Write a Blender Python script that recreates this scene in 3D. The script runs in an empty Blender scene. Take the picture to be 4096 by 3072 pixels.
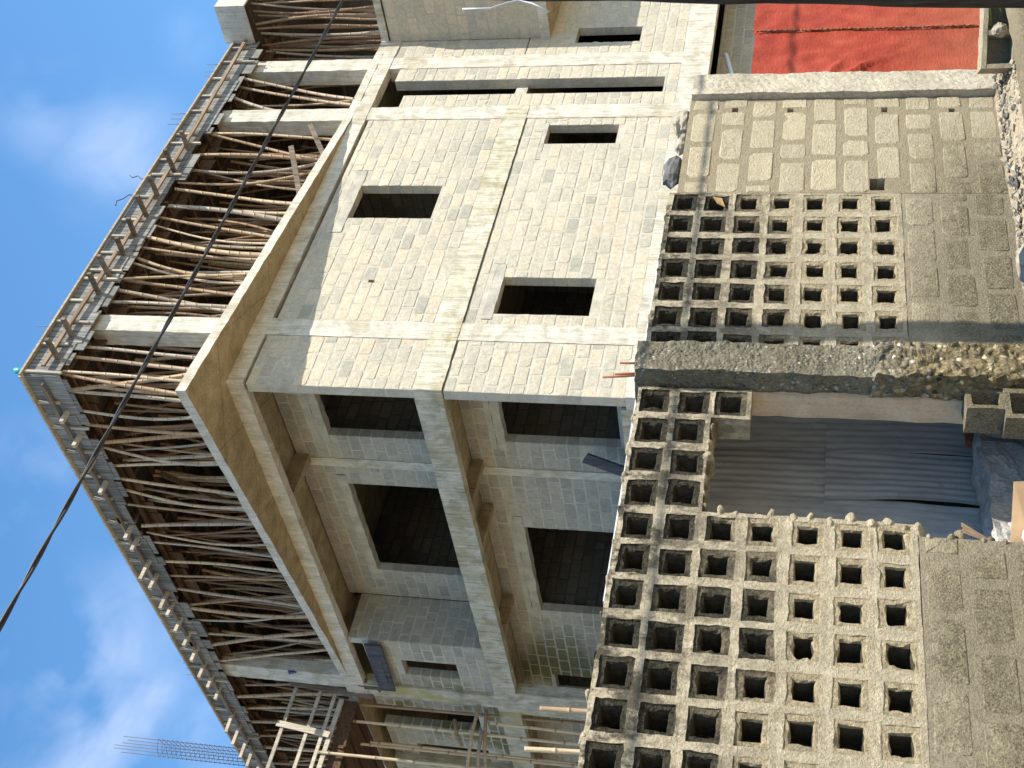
import bpy, math, random
from mathutils import Vector, Matrix, noise as mnoise

random.seed(7)
R = math.radians
scene = bpy.context.scene
COL = scene.collection

# ------------------------------------------------------------------ materials
def new_mat(name):
    m = bpy.data.materials.new(name); m.use_nodes = True
    nt = m.node_tree; nt.nodes.clear()
    out = nt.nodes.new('ShaderNodeOutputMaterial')
    b = nt.nodes.new('ShaderNodeBsdfPrincipled')
    nt.links.new(b.outputs[0], out.inputs[0])
    return m, nt, b

class N:
    """tiny node helper"""
    def __init__(self, nt):
        self.nt = nt
        self.geo = nt.nodes.new('ShaderNodeNewGeometry')
    def link(self, a, b): self.nt.links.new(a, b)
    def pos(self, scale=(1, 1, 1), off=(0, 0, 0), obj=False):
        mp = self.nt.nodes.new('ShaderNodeMapping'); mp.inputs['Scale'].default_value = scale
        mp.inputs['Location'].default_value = off
        if obj:
            tc = self.nt.nodes.new('ShaderNodeTexCoord'); self.link(tc.outputs['Object'], mp.inputs[0])
        else:
            self.link(self.geo.outputs['Position'], mp.inputs[0])
        return mp.outputs[0]
    def noise(self, vec, scale, detail=5, rough=.6, dist=0):
        n = self.nt.nodes.new('ShaderNodeTexNoise')
        n.inputs['Scale'].default_value = scale; n.inputs['Detail'].default_value = detail
        n.inputs['Roughness'].default_value = rough; n.inputs['Distortion'].default_value = dist
        self.link(vec, n.inputs['Vector']); return n.outputs['Fac']
    def voro(self, vec, scale, feat='F1', out='Distance'):
        n = self.nt.nodes.new('ShaderNodeTexVoronoi'); n.feature = feat
        n.inputs['Scale'].default_value = scale; self.link(vec, n.inputs['Vector']); return n.outputs[out]
    def ramp(self, fac, stops, interp='LINEAR'):
        r = self.nt.nodes.new('ShaderNodeValToRGB'); cr = r.color_ramp; cr.interpolation = interp
        while len(cr.elements) < len(stops): cr.elements.new(.5)
        for e, (p, c) in zip(cr.elements, stops):
            e.position = p
            e.color = (c, c, c, 1) if not isinstance(c, (tuple, list)) else (*c, 1)
        self.link(fac, r.inputs[0]); return r.outputs[0]
    def mix(self, fac, a, b, mode='MIX'):
        n = self.nt.nodes.new('ShaderNodeMix'); n.data_type = 'RGBA'; n.blend_type = mode
        for sock, v in ((n.inputs[0], fac), (n.inputs[6], a), (n.inputs[7], b)):
            if isinstance(v, (int, float)): sock.default_value = v if sock == n.inputs[0] else (v, v, v, 1)
            elif isinstance(v, tuple): sock.default_value = (*v, 1)
            else: self.link(v, sock)
        return n.outputs[2]
    def math(self, op, a, b=0., clamp=False):
        n = self.nt.nodes.new('ShaderNodeMath'); n.operation = op; n.use_clamp = clamp
        for s, v in ((n.inputs[0], a), (n.inputs[1], b)):
            if isinstance(v, (int, float)): s.default_value = v
            else: self.link(v, s)
        return n.outputs[0]
    def attr(self, name='tone'):
        n = self.nt.nodes.new('ShaderNodeAttribute'); n.attribute_name = name; return n.outputs['Fac']
    def sep(self, axis):
        n = self.nt.nodes.new('ShaderNodeSeparateXYZ'); self.link(self.geo.outputs['Position'], n.inputs[0])
        return n.outputs[axis]
    def rand(self):
        n = self.nt.nodes.new('ShaderNodeObjectInfo'); return n.outputs['Random']
    def bump(self, h, bsdf, strength=.4, dist=.02):
        n = self.nt.nodes.new('ShaderNodeBump'); n.inputs['Strength'].default_value = strength
        n.inputs['Distance'].default_value = dist
        self.link(h, n.inputs['Height']); self.link(n.outputs[0], bsdf.inputs['Normal'])
    def maprange(self, v, a, b, c=0., d=1.):
        n = self.nt.nodes.new('ShaderNodeMapRange'); n.clamp = True
        for i, x in enumerate((a, b, c, d)): n.inputs[i + 1].default_value = x
        self.link(v, n.inputs[0]); return n.outputs[0]

def finish(b, col, n, rough=.9, spec=.2, metal=0):
    if isinstance(col, tuple): b.inputs['Base Color'].default_value = (*col, 1)
    else: n.link(col, b.inputs['Base Color'])
    if isinstance(rough, (int, float)): b.inputs['Roughness'].default_value = rough
    else: n.link(rough, b.inputs['Roughness'])
    b.inputs['Specular IOR Level'].default_value = spec
    b.inputs['Metallic'].default_value = metal

def mat_block(name, stops, moss=0.):
    m, nt, b = new_mat(name); n = N(nt)
    base = n.ramp(n.attr(), stops)
    f = n.noise(n.pos(), 9, 6, .7)
    c = n.mix(.55, base, n.ramp(f, [(.3, .62), (.7, 1.25)]), 'MULTIPLY')
    g = n.noise(n.pos(), 70, 3, .8)
    c = n.mix(.5, c, n.ramp(g, [(.3, .7), (.65, 1.15)]), 'MULTIPLY')
    big = n.noise(n.pos(off=(3, 1, 5)), .7, 4)
    c = n.mix(.35, c, n.ramp(big, [(.35, (.7, .72, .68)), (.65, (1.1, 1.08, 1.02))]), 'MULTIPLY')
    if moss:
        k = n.math('MULTIPLY', n.ramp(n.noise(n.pos(off=(9, 2, 0)), .5, 4), [(.5, 0.), (.62, 1.)]),
                   n.maprange(n.sep('Y'), 23.5, 27.5))
        k = n.math('MULTIPLY', k, moss)
        c = n.mix(k, c, (.13, .12, .04))
    finish(b, c, n)
    pit = n.ramp(n.noise(n.pos(off=(4, 4, 1)), 26, 4, .8), [(.36, .72), (.44, 1.)])
    c2 = n.mix(.8, c, pit, 'MULTIPLY'); n.link(c2, b.inputs['Base Color'])
    h = n.math('ADD', n.math('MULTIPLY', f, .8), n.math('MULTIPLY', g, .35)); h = n.math('ADD', h, n.math('MULTIPLY', pit, .5))
    n.bump(h, b, .9, .02)
    return m

def mat_concrete(name, lo, hi, streak=.5, moss=0., bump=.5, stain=.4, boards=0.):
    m, nt, b = new_mat(name); n = N(nt)
    f = n.noise(n.pos(), 3, 7, .65)
    c = n.ramp(f, [(.3, lo), (.68, hi)])
    st = n.noise(n.pos((7, 7, .5)), 2.4, 5, .7)
    c = n.mix(streak, c, n.ramp(st, [(.32, (.55, .53, .48)), (.55, (1.03, 1.02, 1.0))]), 'MULTIPLY')
    fine = n.noise(n.pos((26, 26, 1.1)), 1.6, 5, .75)
    c = n.mix(streak * 1.1 if streak < .85 else .95, c, n.ramp(fine, [(.36, (.66, .64, .58)), (.5, (1.0, 1.0, .98))]), 'MULTIPLY')
    patch = n.noise(n.pos(off=(7, 3, 2)), 1.3, 7, .62, .6)
    c = n.mix(min(1, streak * 1.3), c, n.ramp(patch, [(.42, (.80, .77, .68)), (.47, (1., 1., 1.)), (.6, (1.0, 1.0, 1.0)), (.63, (.86, .85, .80))]), 'MULTIPLY')
    sp = n.noise(n.pos(), 40, 4, .75)
    c = n.mix(stain, c, n.ramp(sp, [(.33, .55), (.52, 1.05)]), 'MULTIPLY')
    if boards:
        q = n.math('ADD', n.math('MULTIPLY', n.sep('X'), .62), n.math('MULTIPLY', n.sep('Y'), .38))
        ln = n.ramp(n.math('FRACT', n.math('MULTIPLY', q, boards)), [(0, .35), (.012, .5), (.02, 1.), (1, 1.)])
        q2 = n.math('SUBTRACT', n.math('MULTIPLY', n.sep('X'), .35), n.math('MULTIPLY', n.sep('Y'), .9))
        ln2 = n.ramp(n.math('FRACT', n.math('MULTIPLY', q2, boards * .45)), [(0, .5), (.008, .6), (.014, 1.), (1, 1.)])
        c = n.mix(.8, c, ln, 'MULTIPLY'); c = n.mix(.7, c, ln2, 'MULTIPLY')
    if moss:
        k = n.ramp(n.noise(n.pos((1, 1, .5), (4, 4, 0)), 1.1, 5, .7), [(.5, 0.), (.66, 1.)])
        k = n.math('MULTIPLY', k, n.maprange(n.sep('Y'), 18, 26.5, moss * .45, min(1, moss * 1.7)))
        y = n.mix(n.noise(n.pos(), 4), (.48, .40, .17), (.20, .21, .08))
        c = n.mix(k, c, y)
    finish(b, c, n)
    n.bump(n.math('ADD', n.math('ADD', n.math('MULTIPLY', st, .5), n.math('MULTIPLY', fine, .5)), n.math('MULTIPLY', sp, .5)), b, bump, .02)
    return m

def mat_wood(name, lo, hi, axis='Z', rough=.8, scale=1.):
    m, nt, b = new_mat(name); n = N(nt)
    s = {'X': (.6, 14, 14), 'Y': (14, .6, 14), 'Z': (14, 14, .6)}[axis]
    f = n.noise(n.pos(s), 1.6 * scale, 6, .7)
    c = n.ramp(f, [(.32, lo), (.66, hi)])
    g = n.noise(n.pos(), 2.3, 4)
    c = n.mix(.5, c, n.ramp(g, [(.3, .6), (.7, 1.2)]), 'MULTIPLY')
    c = n.mix(.6, c, n.ramp(n.attr(), [(0, .6), (1, 1.3)]), 'MULTIPLY')
    finish(b, c, n, rough); n.bump(f, b, .3, .01)
    return m

M = {}
M['block'] = mat_block('block_cream', [(0, (.37, .345, .285)), (.25, (.45, .415, .335)), (.6, (.51, .455, .355)), (.85, (.56, .48, .365)), (1, (.55, .45, .34))])
M['block_side'] = mat_block('block_shaded_side', [(0, (.31, .295, .255)), (.5, (.375, .35, .295)), (1, (.44, .39, .31))], moss=.9)  # same blocks with the face's shade put into the colour, plus moss
M['block_inside_shade'] = mat_block('block_inside_shade', [(0, (.10, .095, .085)), (.5, (.14, .125, .105)), (1, (.18, .155, .125))])  # same blocks darkened, the rooms' shade put into the colour
M['mortar'] = mat_concrete('mortar', (.36, .33, .265), (.54, .50, .41), .15, 0, .8, .6)
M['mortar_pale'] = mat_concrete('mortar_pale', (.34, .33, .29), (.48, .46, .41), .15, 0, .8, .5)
M['conc'] = mat_concrete('concrete_pale', (.46, .425, .355), (.64, .60, .53), .6, .0, .8)
M['conc_moss'] = mat_concrete('concrete_mossy', (.34, .32, .26), (.56, .53, .45), .85, .6, .8)
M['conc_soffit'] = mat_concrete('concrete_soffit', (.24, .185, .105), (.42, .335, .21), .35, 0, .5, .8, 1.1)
M['conc_yellow'] = mat_concrete('concrete_yellowed', (.44, .41, .32), (.63, .59, .50), .8, .5, .8)
M['conc_shade'] = mat_concrete('concrete_shade', (.06, .055, .05), (.12, .11, .09), .3)  # shade put into the colour of room joints and backing leaves
M['lintel'] = mat_concrete('lintel_mortar', (.30, .285, .245), (.50, .46, .375), .1, 0, .8, .6)
M['fascia'] = mat_wood('plywood_grey', (.035, .035, .035), (.33, .32, .295), 'Z', .8, 1.2)
M['batten'] = mat_wood('timber_pale', (.26, .22, .17), (.52, .46, .37), 'Z')
M['timber_x'] = mat_wood('timber_brown_x', (.12, .08, .05), (.34, .25, .17), 'X')
M['timber_y'] = mat_wood('timber_brown_y', (.12, .08, .05), (.34, .25, .17), 'Y')
M['timber_grey'] = mat_wood('timber_grey', (.07, .055, .04), (.27, .215, .16), 'Z')
M['rust_board'] = mat_wood('form_board_brown', (.035, .02, .013), (.15, .085, .048), 'Y')
M['dark_board'] = mat_wood('dark_plank', (.02, .02, .025), (.10, .10, .115), 'Z')
M['deck'] = mat_wood('deck_underside', (.02, .015, .012), (.07, .05, .036), 'Y')

def mat_bamboo(name='bamboo', cols=None):
    m, nt, b = new_mat(name); n = N(nt)
    c = n.ramp(n.rand(), cols or [(0, (.27, .17, .095)), (.2, (.44, .31, .185)), (.4, (.55, .45, .31)), (.6, (.36, .24, .14)), (.8, (.45, .41, .34)), (1, (.33, .26, .19))])
    f = n.noise(n.pos((9, 9, .8)), 2.2, 5, .7)
    c = n.mix(.7, c, n.ramp(f, [(.3, (.5, .42, .34)), (.6, (1.12, 1.1, 1.05))]), 'MULTIPLY')
    c = n.mix(n.attr(), c, (.14, .085, .04))
    finish(b, c, n, .55, .35); n.bump(f, b, .2, .006)
    return m
M['bamboo'] = mat_bamboo()
M['bamboo_old'] = mat_bamboo('bamboo_brown', [(0, (.20, .115, .06)), (.35, (.27, .165, .09)), (.65, (.17, .10, .06)), (.85, (.30, .22, .14)), (1, (.24, .19, .14))])

def mat_lattice():
    m, nt, b = new_mat('vent_block_frame'); n = N(nt)
    z = n.sep('Z')
    f = n.noise(n.pos(), 14, 6, .75)
    g = n.noise(n.pos(), 55, 4, .8)
    pale = n.ramp(f, [(.3, (.32, .26, .16)), (.68, (.60, .495, .325))])
    dark = n.ramp(g, [(.35, (.016, .015, .011)), (.72, (.10, .088, .062))])
    lvl = n.math('ADD', n.maprange(z, 1.15, 2.35, .0, 1.05), n.math('MULTIPLY', n.math('SUBTRACT', n.noise(n.pos(off=(5, 0, 2)), 1.8, 5, .6), .5), 1.5))
    k = n.ramp(lvl, [(.28, 0.1), (.75, 1.)])
    c = n.mix(k, pale, dark)
    spot = n.ramp(n.noise(n.pos(off=(8, 1, 3)), 24, 5, .75), [(.52, 0.), (.60, .75)])
    c = n.mix(n.math('MULTIPLY', spot, n.math('ADD', k, .22, True)), c, (.06, .052, .036))
    c = n.mix(.6, c, n.ramp(g, [(.35, .5), (.6, 1.2)]), 'MULTIPLY')
    finish(b, c, n, .95, .1); n.bump(n.math('ADD', f, n.math('MULTIPLY', g, 1.)), b, 1., .028)
    return m
M['lattice'] = mat_lattice()

def mat_lattice_mortar():
    m, nt, b = new_mat('vent_block_mortar'); n = N(nt)
    f = n.noise(n.pos(), 11, 6, .75); g = n.noise(n.pos(), 60, 4, .8)
    c = n.ramp(f, [(.28, (.35, .295, .20)), (.66, (.61, .52, .37))])
    lvl = n.math('MULTIPLY', n.maprange(n.sep('Z'), 1.45, 2.45, .12, 1), n.ramp(n.noise(n.pos((1, 1, .6), (1, 0, 7)), 6.5, 6, .72), [(.45, 0.), (.56, 1.)]))
    c = n.mix(n.math('MULTIPLY', lvl, .9), c, (.05, .045, .033))
    c = n.mix(.6, c, n.ramp(g, [(.34, .55), (.58, 1.15)]), 'MULTIPLY')
    finish(b, c, n, .95, .1); n.bump(n.math('ADD', f, n.math('MULTIPLY', g, 1.)), b, 1., .026)
    return m
M['lat_mortar'] = mat_lattice_mortar()

def mat_oldblock(name='old_block', stops=None, dirty=1.):
    m, nt, b = new_mat(name); n = N(nt)
    base = n.ramp(n.attr(), stops or [(0, (.50, .43, .30)), (.5, (.58, .50, .345)), (1, (.64, .545, .375))])
    f = n.noise(n.pos(), 16, 6, .75); g = n.noise(n.pos(), 75, 4, .8)
    c = n.mix(.45, base, n.ramp(f, [(.3, .6), (.66, 1.15)]), 'MULTIPLY')
    # grey dirt splashed up from the street over the lower courses
    lim = n.math('ADD', n.sep('Z'), n.math('MULTIPLY', n.math('SUBTRACT', n.noise(n.pos((.7, .7, 1)), 1.6, 5, .7), .5), 1.3))
    k = n.math('MULTIPLY', n.maprange(lim, .45, .95, .92 * dirty, 0), n.maprange(n.sep('X'), 8.2, 9.1, 1., .15))
    dirt = n.ramp(n.math('ADD', n.math('MULTIPLY', g, .6), n.math('MULTIPLY', f, .4)), [(.38, (.085, .074, .047)), (.62, (.32, .27, .175))])
    c = n.mix(k, c, dirt)
    c = n.mix(.55, c, n.ramp(g, [(.34, .55), (.6, 1.18)]), 'MULTIPLY')
    finish(b, c, n, .95, .1); n.bump(n.math('ADD', f, n.math('MULTIPLY', g, 1.)), b, 1., .026)
    return m
M['oldblock'] = mat_oldblock()
M['oldmortar'] = mat_oldblock('old_mortar', [(0, (.36, .30, .20)), (1, (.44, .37, .25))], .6)
M['smear'] = mat_oldblock('smeared_mortar', [(0, (.36, .31, .215)), (1, (.46, .395, .28))], .6)

def mat_aggregate(sc=46, up_amt=.45, bs=.45):
    m, nt, b = new_mat('exposed_aggregate'); n = N(nt)
    wob = n.pos(); v = n.voro(wob, sc, 'F1', 'Color')
    d = n.voro(wob, sc, 'F1', 'Distance')
    sepn = nt.nodes.new('ShaderNodeSeparateColor'); nt.links.new(v, sepn.inputs[0])
    c = n.ramp(sepn.outputs[0], [(0, (.04, .04, .045)), (.35, (.14, .135, .125)), (.6, (.24, .23, .20)), (.88, (.30, .26, .18)), (1, (.75, .72, .66))])
    bare = n.ramp(n.noise(n.pos(), 7, 6, .7), [(.46, 0.), (.60, 1.)])
    c = n.mix(n.ramp(d, [(.38, 0.), (.6, 1.)]), c, (.20, .175, .115))
    c = n.mix(n.math('MULTIPLY', bare, .8), c, n.ramp(n.noise(n.pos(), 50, 4, .8), [(.35, (.12, .105, .07)), (.65, (.34, .29, .20))]))
    up = n.maprange(n.sep('Z'), .9, 1.25, 0, 1)
    c = n.mix(n.math('MULTIPLY', up, up_amt), c, n.ramp(n.noise(n.pos(), 5, 5), [(.4, (.035, .035, .025)), (.7, (.12, .11, .08))]))
    c = n.mix(n.math('MULTIPLY', n.maprange(n.sep('Z'), .7, 1.0, 1, 0), .6), c, (.42, .35, .22), 'OVERLAY')
    finish(b, c, n, .97, .08); n.bump(n.math('MULTIPLY', n.math('MULTIPLY', d, -1), n.math('SUBTRACT', 1.1, bare)), b, bs, .03)
    return m
M['agg'] = mat_aggregate()
M['agg_big'] = mat_aggregate(26, .15, 1.)
M['post'] = mat_concrete('chiselled_concrete', (.34, .30, .22), (.54, .48, .37), .1, 0, 1., .8)
M['plaster'] = mat_concrete('cracked_plaster', (.42, .32, .22), (.60, .47, .33), .2, 0, .6, .4)

def mat_red():
    m, nt, b = new_mat('red_paint'); n = N(nt)
    f = n.noise(n.pos((1, 1, .45)), 3.2, 6, .65)
    c = n.ramp(f, [(.3, (.18, .021, .010)), (.5, (.285, .034, .015)), (.72, (.36, .068, .032))])
    s = n.noise(n.pos((1, 1, 2.5)), 16, 5, .75)
    c = n.mix(n.ramp(s, [(.62, 0.), (.74, .45)]), c, (.42, .15, .08))
    low = n.maprange(n.sep('Z'), .0, .9, .5, 0)
    c = n.mix(low, c, (.28, .095, .045))
    finish(b, c, n, n.ramp(s, [(.3, .5), (.7, .75)]), .25)
    n.bump(n.math('ADD', f, n.math('MULTIPLY', s, .35)), b, .7, .04)
    return m
M['red'] = mat_red()

def mat_tin():
    m, nt, b = new_mat('galvanised_sheet'); n = N(nt)
    f = n.noise(n.pos((3, 3, .7)), 3, 6, .7)
    c = n.ramp(f, [(.3, (.50, .50, .51)), (.6, (.72, .72, .72)), (.8, (.76, .74, .69))])
    s = n.noise(n.pos(off=(2, 3, 1)), 7, 5, .75)
    c = n.mix(n.ramp(s, [(.62, 0.), (.75, .5)]), c, (.18, .13, .07))
    finish(b, c, n, n.ramp(s, [(.3, .5), (.7, .8)]), .3, .15)
    n.bump(f, b, .15, .01)
    return m
M['tin'] = mat_tin()

def flat(name, col, rough=.8, spec=.3, var=.35, scale=8, bump=.3, metal=0):
    m, nt, b = new_mat(name); n = N(nt)
    f = n.noise(n.pos(), scale, 5, .7)
    c = n.mix(1, col, n.ramp(f, [(.3, 1 - var), (.7, 1 + var)]), 'MULTIPLY')
    finish(b, c, n, rough, spec, metal); n.bump(f, b, bump, .01)
    return m
M['rebar'] = flat('rusty_steel', (.07, .045, .035), .6, .4)
M['rebar_rust'] = flat('rust_orange_steel', (.22, .08, .04), .8, .2)
M['cable'] = flat('black_rubber', (.012, .012, .013), .5, .4)
M['wire'] = flat('grey_wire', (.45, .46, .46), .5, .4)
M['pole'] = None
def mat_pole():
    m, nt, b = new_mat('pole_wood'); n = N(nt)
    f = n.noise(n.pos((10, 10, 1.2)), 2.2, 7, .75)
    c = n.ramp(f, [(.3, (.015, .012, .009)), (.6, (.085, .065, .05)), (.8, (.16, .13, .10))])
    finish(b, c, n, .9, .15); n.bump(f, b, .9, .03)
    return m
M['pole'] = mat_pole()
M['teal'] = flat('teal_plastic', (.01, .28, .30), .4, .5, .1)
M['blue'] = flat('blue_plastic', (.05, .07, .17), .5, .4, .3)
M['card'] = flat('cardboard', (.50, .33, .19), .85, .2, .2, 5)
M['bagwhite'] = flat('white_plastic', (.62, .68, .75), .4, .5, .3)
M['rag'] = mat_concrete('grey_lump', (.34, .33, .30), (.62, .60, .56), 0, 0, 1., .8)
M['twig'] = flat('twigs', (.16, .11, .07))
M['stone'] = flat('stone', (.30, .265, .20), .9, .2, .4, 12, .6)
M['stone_dark'] = flat('stone_dark', (.10, .097, .09), .8, .3, .4, 12, .6)
M['grass'] = flat('grass_blade', (.10, .22, .03), .5, .3, .3)
M['leaf'] = flat('dry_leaf', (.25, .16, .06), .7, .3, .3)
M['pipe'] = flat('white_pipe', (.6, .62, .65), .4, .4, .1)
M['dirt'] = None
def mat_ground():
    m, nt, b = new_mat('gravel_ground'); n = N(nt)
    v = n.voro(n.pos(), 28, 'F1', 'Color'); sepn = nt.nodes.new('ShaderNodeSeparateColor'); nt.links.new(v, sepn.inputs[0])
    d = n.voro(n.pos(), 28)
    c = n.ramp(sepn.outputs[0], [(0, (.10, .09, .08)), (.4, (.26, .22, .155)), (.8, (.33, .28, .20)), (1, (.42, .39, .34))])
    f = n.noise(n.pos(), 1.2, 6)
    c = n.mix(n.ramp(f, [(.4, .2), (.6, .85)]), c, (.30, .245, .165))
    finish(b, c, n, .95, .1); n.bump(n.math('MULTIPLY', d, -1), b, .7, .02)
    return m
M['dirt'] = mat_ground()

# ------------------------------------------------------------------ mesh builder
def jit(p, amp, s=3.1):
    v = mnoise.noise_vector(Vector(p) * s)
    return (p[0] + v.x * amp, p[1] + v.y * amp, p[2] + v.z * amp)

class MB:
    def __init__(self): self.v = []; self.f = []; self.t = []; self.m = []; self.sm = []
    def add(self, verts, faces, tone=.5, mi=0, smooth=False):
        o = len(self.v); self.v += [tuple(p) for p in verts]
        for f in faces:
            self.f.append([i + o for i in f]); self.t.append(tone); self.m.append(mi); self.sm.append(smooth)
    def box(self, x0, x1, y0, y1, z0, z1, tone=.5, mi=0, mat=None):
        v = [(x, y, z) for z in (z0, z1) for y in (y0, y1) for x in (x0, x1)]
        if mat is not None: v = [tuple(mat @ Vector(p)) for p in v]
        self.add(v, [(0, 2, 3, 1), (4, 5, 7, 6), (0, 1, 5, 4), (2, 6, 7, 3), (0, 4, 6, 2), (1, 3, 7, 5)], tone, mi)
    def rbox(self, x0, x1, y0, y1, z0, z1, step=.28, amp=.010, tone=.5, mi=0, s=3.1, chip=0.):
        """box with gridded faces, its surface and edges knocked about by noise"""
        lo, hi = (x0, y0, z0), (x1, y1, z1)
        for ax in range(3):
            a, b = [i for i in range(3) if i != ax]
            na = max(1, int((hi[a] - lo[a]) / step + .5)); nb = max(1, int((hi[b] - lo[b]) / step + .5))
            for side in (0, 1):
                vs = []
                for i in range(na + 1):
                    for j in range(nb + 1):
                        p = [0, 0, 0]; p[ax] = (lo, hi)[side][ax]
                        p[a] = lo[a] + (hi[a] - lo[a]) * i / na; p[b] = lo[b] + (hi[b] - lo[b]) * j / nb
                        vs.append(jit(p, amp, s))
                fs = []
                for i in range(na):
                    for j in range(nb):
                        q = (i * (nb + 1) + j, (i + 1) * (nb + 1) + j, (i + 1) * (nb + 1) + j + 1, i * (nb + 1) + j + 1)
                        flip = (side == 0) != (ax == 1)
                        fs.append(q[::-1] if flip else q)
                self.add(vs, fs, tone, mi)
    def tube(self, pts, radii, n=8, tone=.5, mi=0, cap=True, tones=None):
        pts = [Vector(p) for p in pts]
        if isinstance(radii, (int, float)): radii = [radii] * len(pts)
        rings = []; o = len(self.v)
        for i, p in enumerate(pts):
            d = (pts[min(i + 1, len(pts) - 1)] - pts[max(i - 1, 0)]).normalized()
            u = d.orthogonal().normalized() if i == 0 else (u - d * u.dot(d)).normalized()
            w = d.cross(u)
            for k in range(n):
                a = 2 * math.pi * k / n
                self.v.append(tuple(p + (u * math.cos(a) + w * math.sin(a)) * radii[i]))
        for i in range(len(pts) - 1):
            for k in range(n):
                a, b2 = o + i * n + k, o + i * n + (k + 1) % n
                self.f.append([a, b2, b2 + n, a + n]); self.t.append(tones[i] if tones else tone); self.m.append(mi); self.sm.append(True)
        if cap:
            self.f.append([o + k for k in range(n)][::-1]); self.t.append(tone); self.m.append(mi); self.sm.append(False)
            e = o + (len(pts) - 1) * n
            self.f.append([e + k for k in range(n)]); self.t.append(tone); self.m.append(mi); self.sm.append(False)
    def bar(self, p, q, w, h, tone=.5, mi=0, up=(0, 0, 1)):
        """rectangular timber from p to q"""
        p, q = Vector(p), Vector(q); d = (q - p); L = d.length; d.normalize()
        u = Vector(up); u = (u - d * u.dot(d))
        u = d.orthogonal() if u.length < 1e-3 else u
        u.normalize(); s = d.cross(u)
        v = []
        for e in (p, q):
            for a, b2 in ((-1, -1), (1, -1), (1, 1), (-1, 1)): v.append(tuple(e + s * a * w / 2 + u * b2 * h / 2))
        self.add(v, [(0, 3, 2, 1), (4, 5, 6, 7), (0, 1, 5, 4), (1, 2, 6, 5), (2, 3, 7, 6), (3, 0, 4, 7)], tone, mi)
    def build(self, name, mats, parent=None, loc=None):
        me = bpy.data.meshes.new(name)
        me.from_pydata(self.v, [], self.f)
        for m in (mats if isinstance(mats, (list, tuple)) else [mats]): me.materials.append(m)
        me.polygons.foreach_set('material_index', self.m)
        me.polygons.foreach_set('use_smooth', self.sm)
        at = me.attributes.new('tone', 'FLOAT', 'FACE'); at.data.foreach_set('value', self.t)
        me.update()
        o = bpy.data.objects.new(name, me); COL.objects.link(o)
        if loc is not None:
            me.transform(Matrix.Translation(-Vector(loc))); o.location = loc
        if parent is not None:
            o.parent = parent
            o.location = -Vector(parent.location) if loc is None else Vector(loc) - Vector(parent.location)
        return o

def tag(o, label, cat, group=None, kind=None):
    if label: o['label'] = label
    if cat: o['category'] = cat
    if group: o['group'] = group
    if kind: o['kind'] = kind
    return o
def thing(name, loc, label, cat, group=None):
    o = bpy.data.objects.new(name, None); COL.objects.link(o); o.location = loc
    o.empty_display_size = .2
    return tag(o, label, cat, group)
def structure(o): o['kind'] = 'structure'; return o

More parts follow.
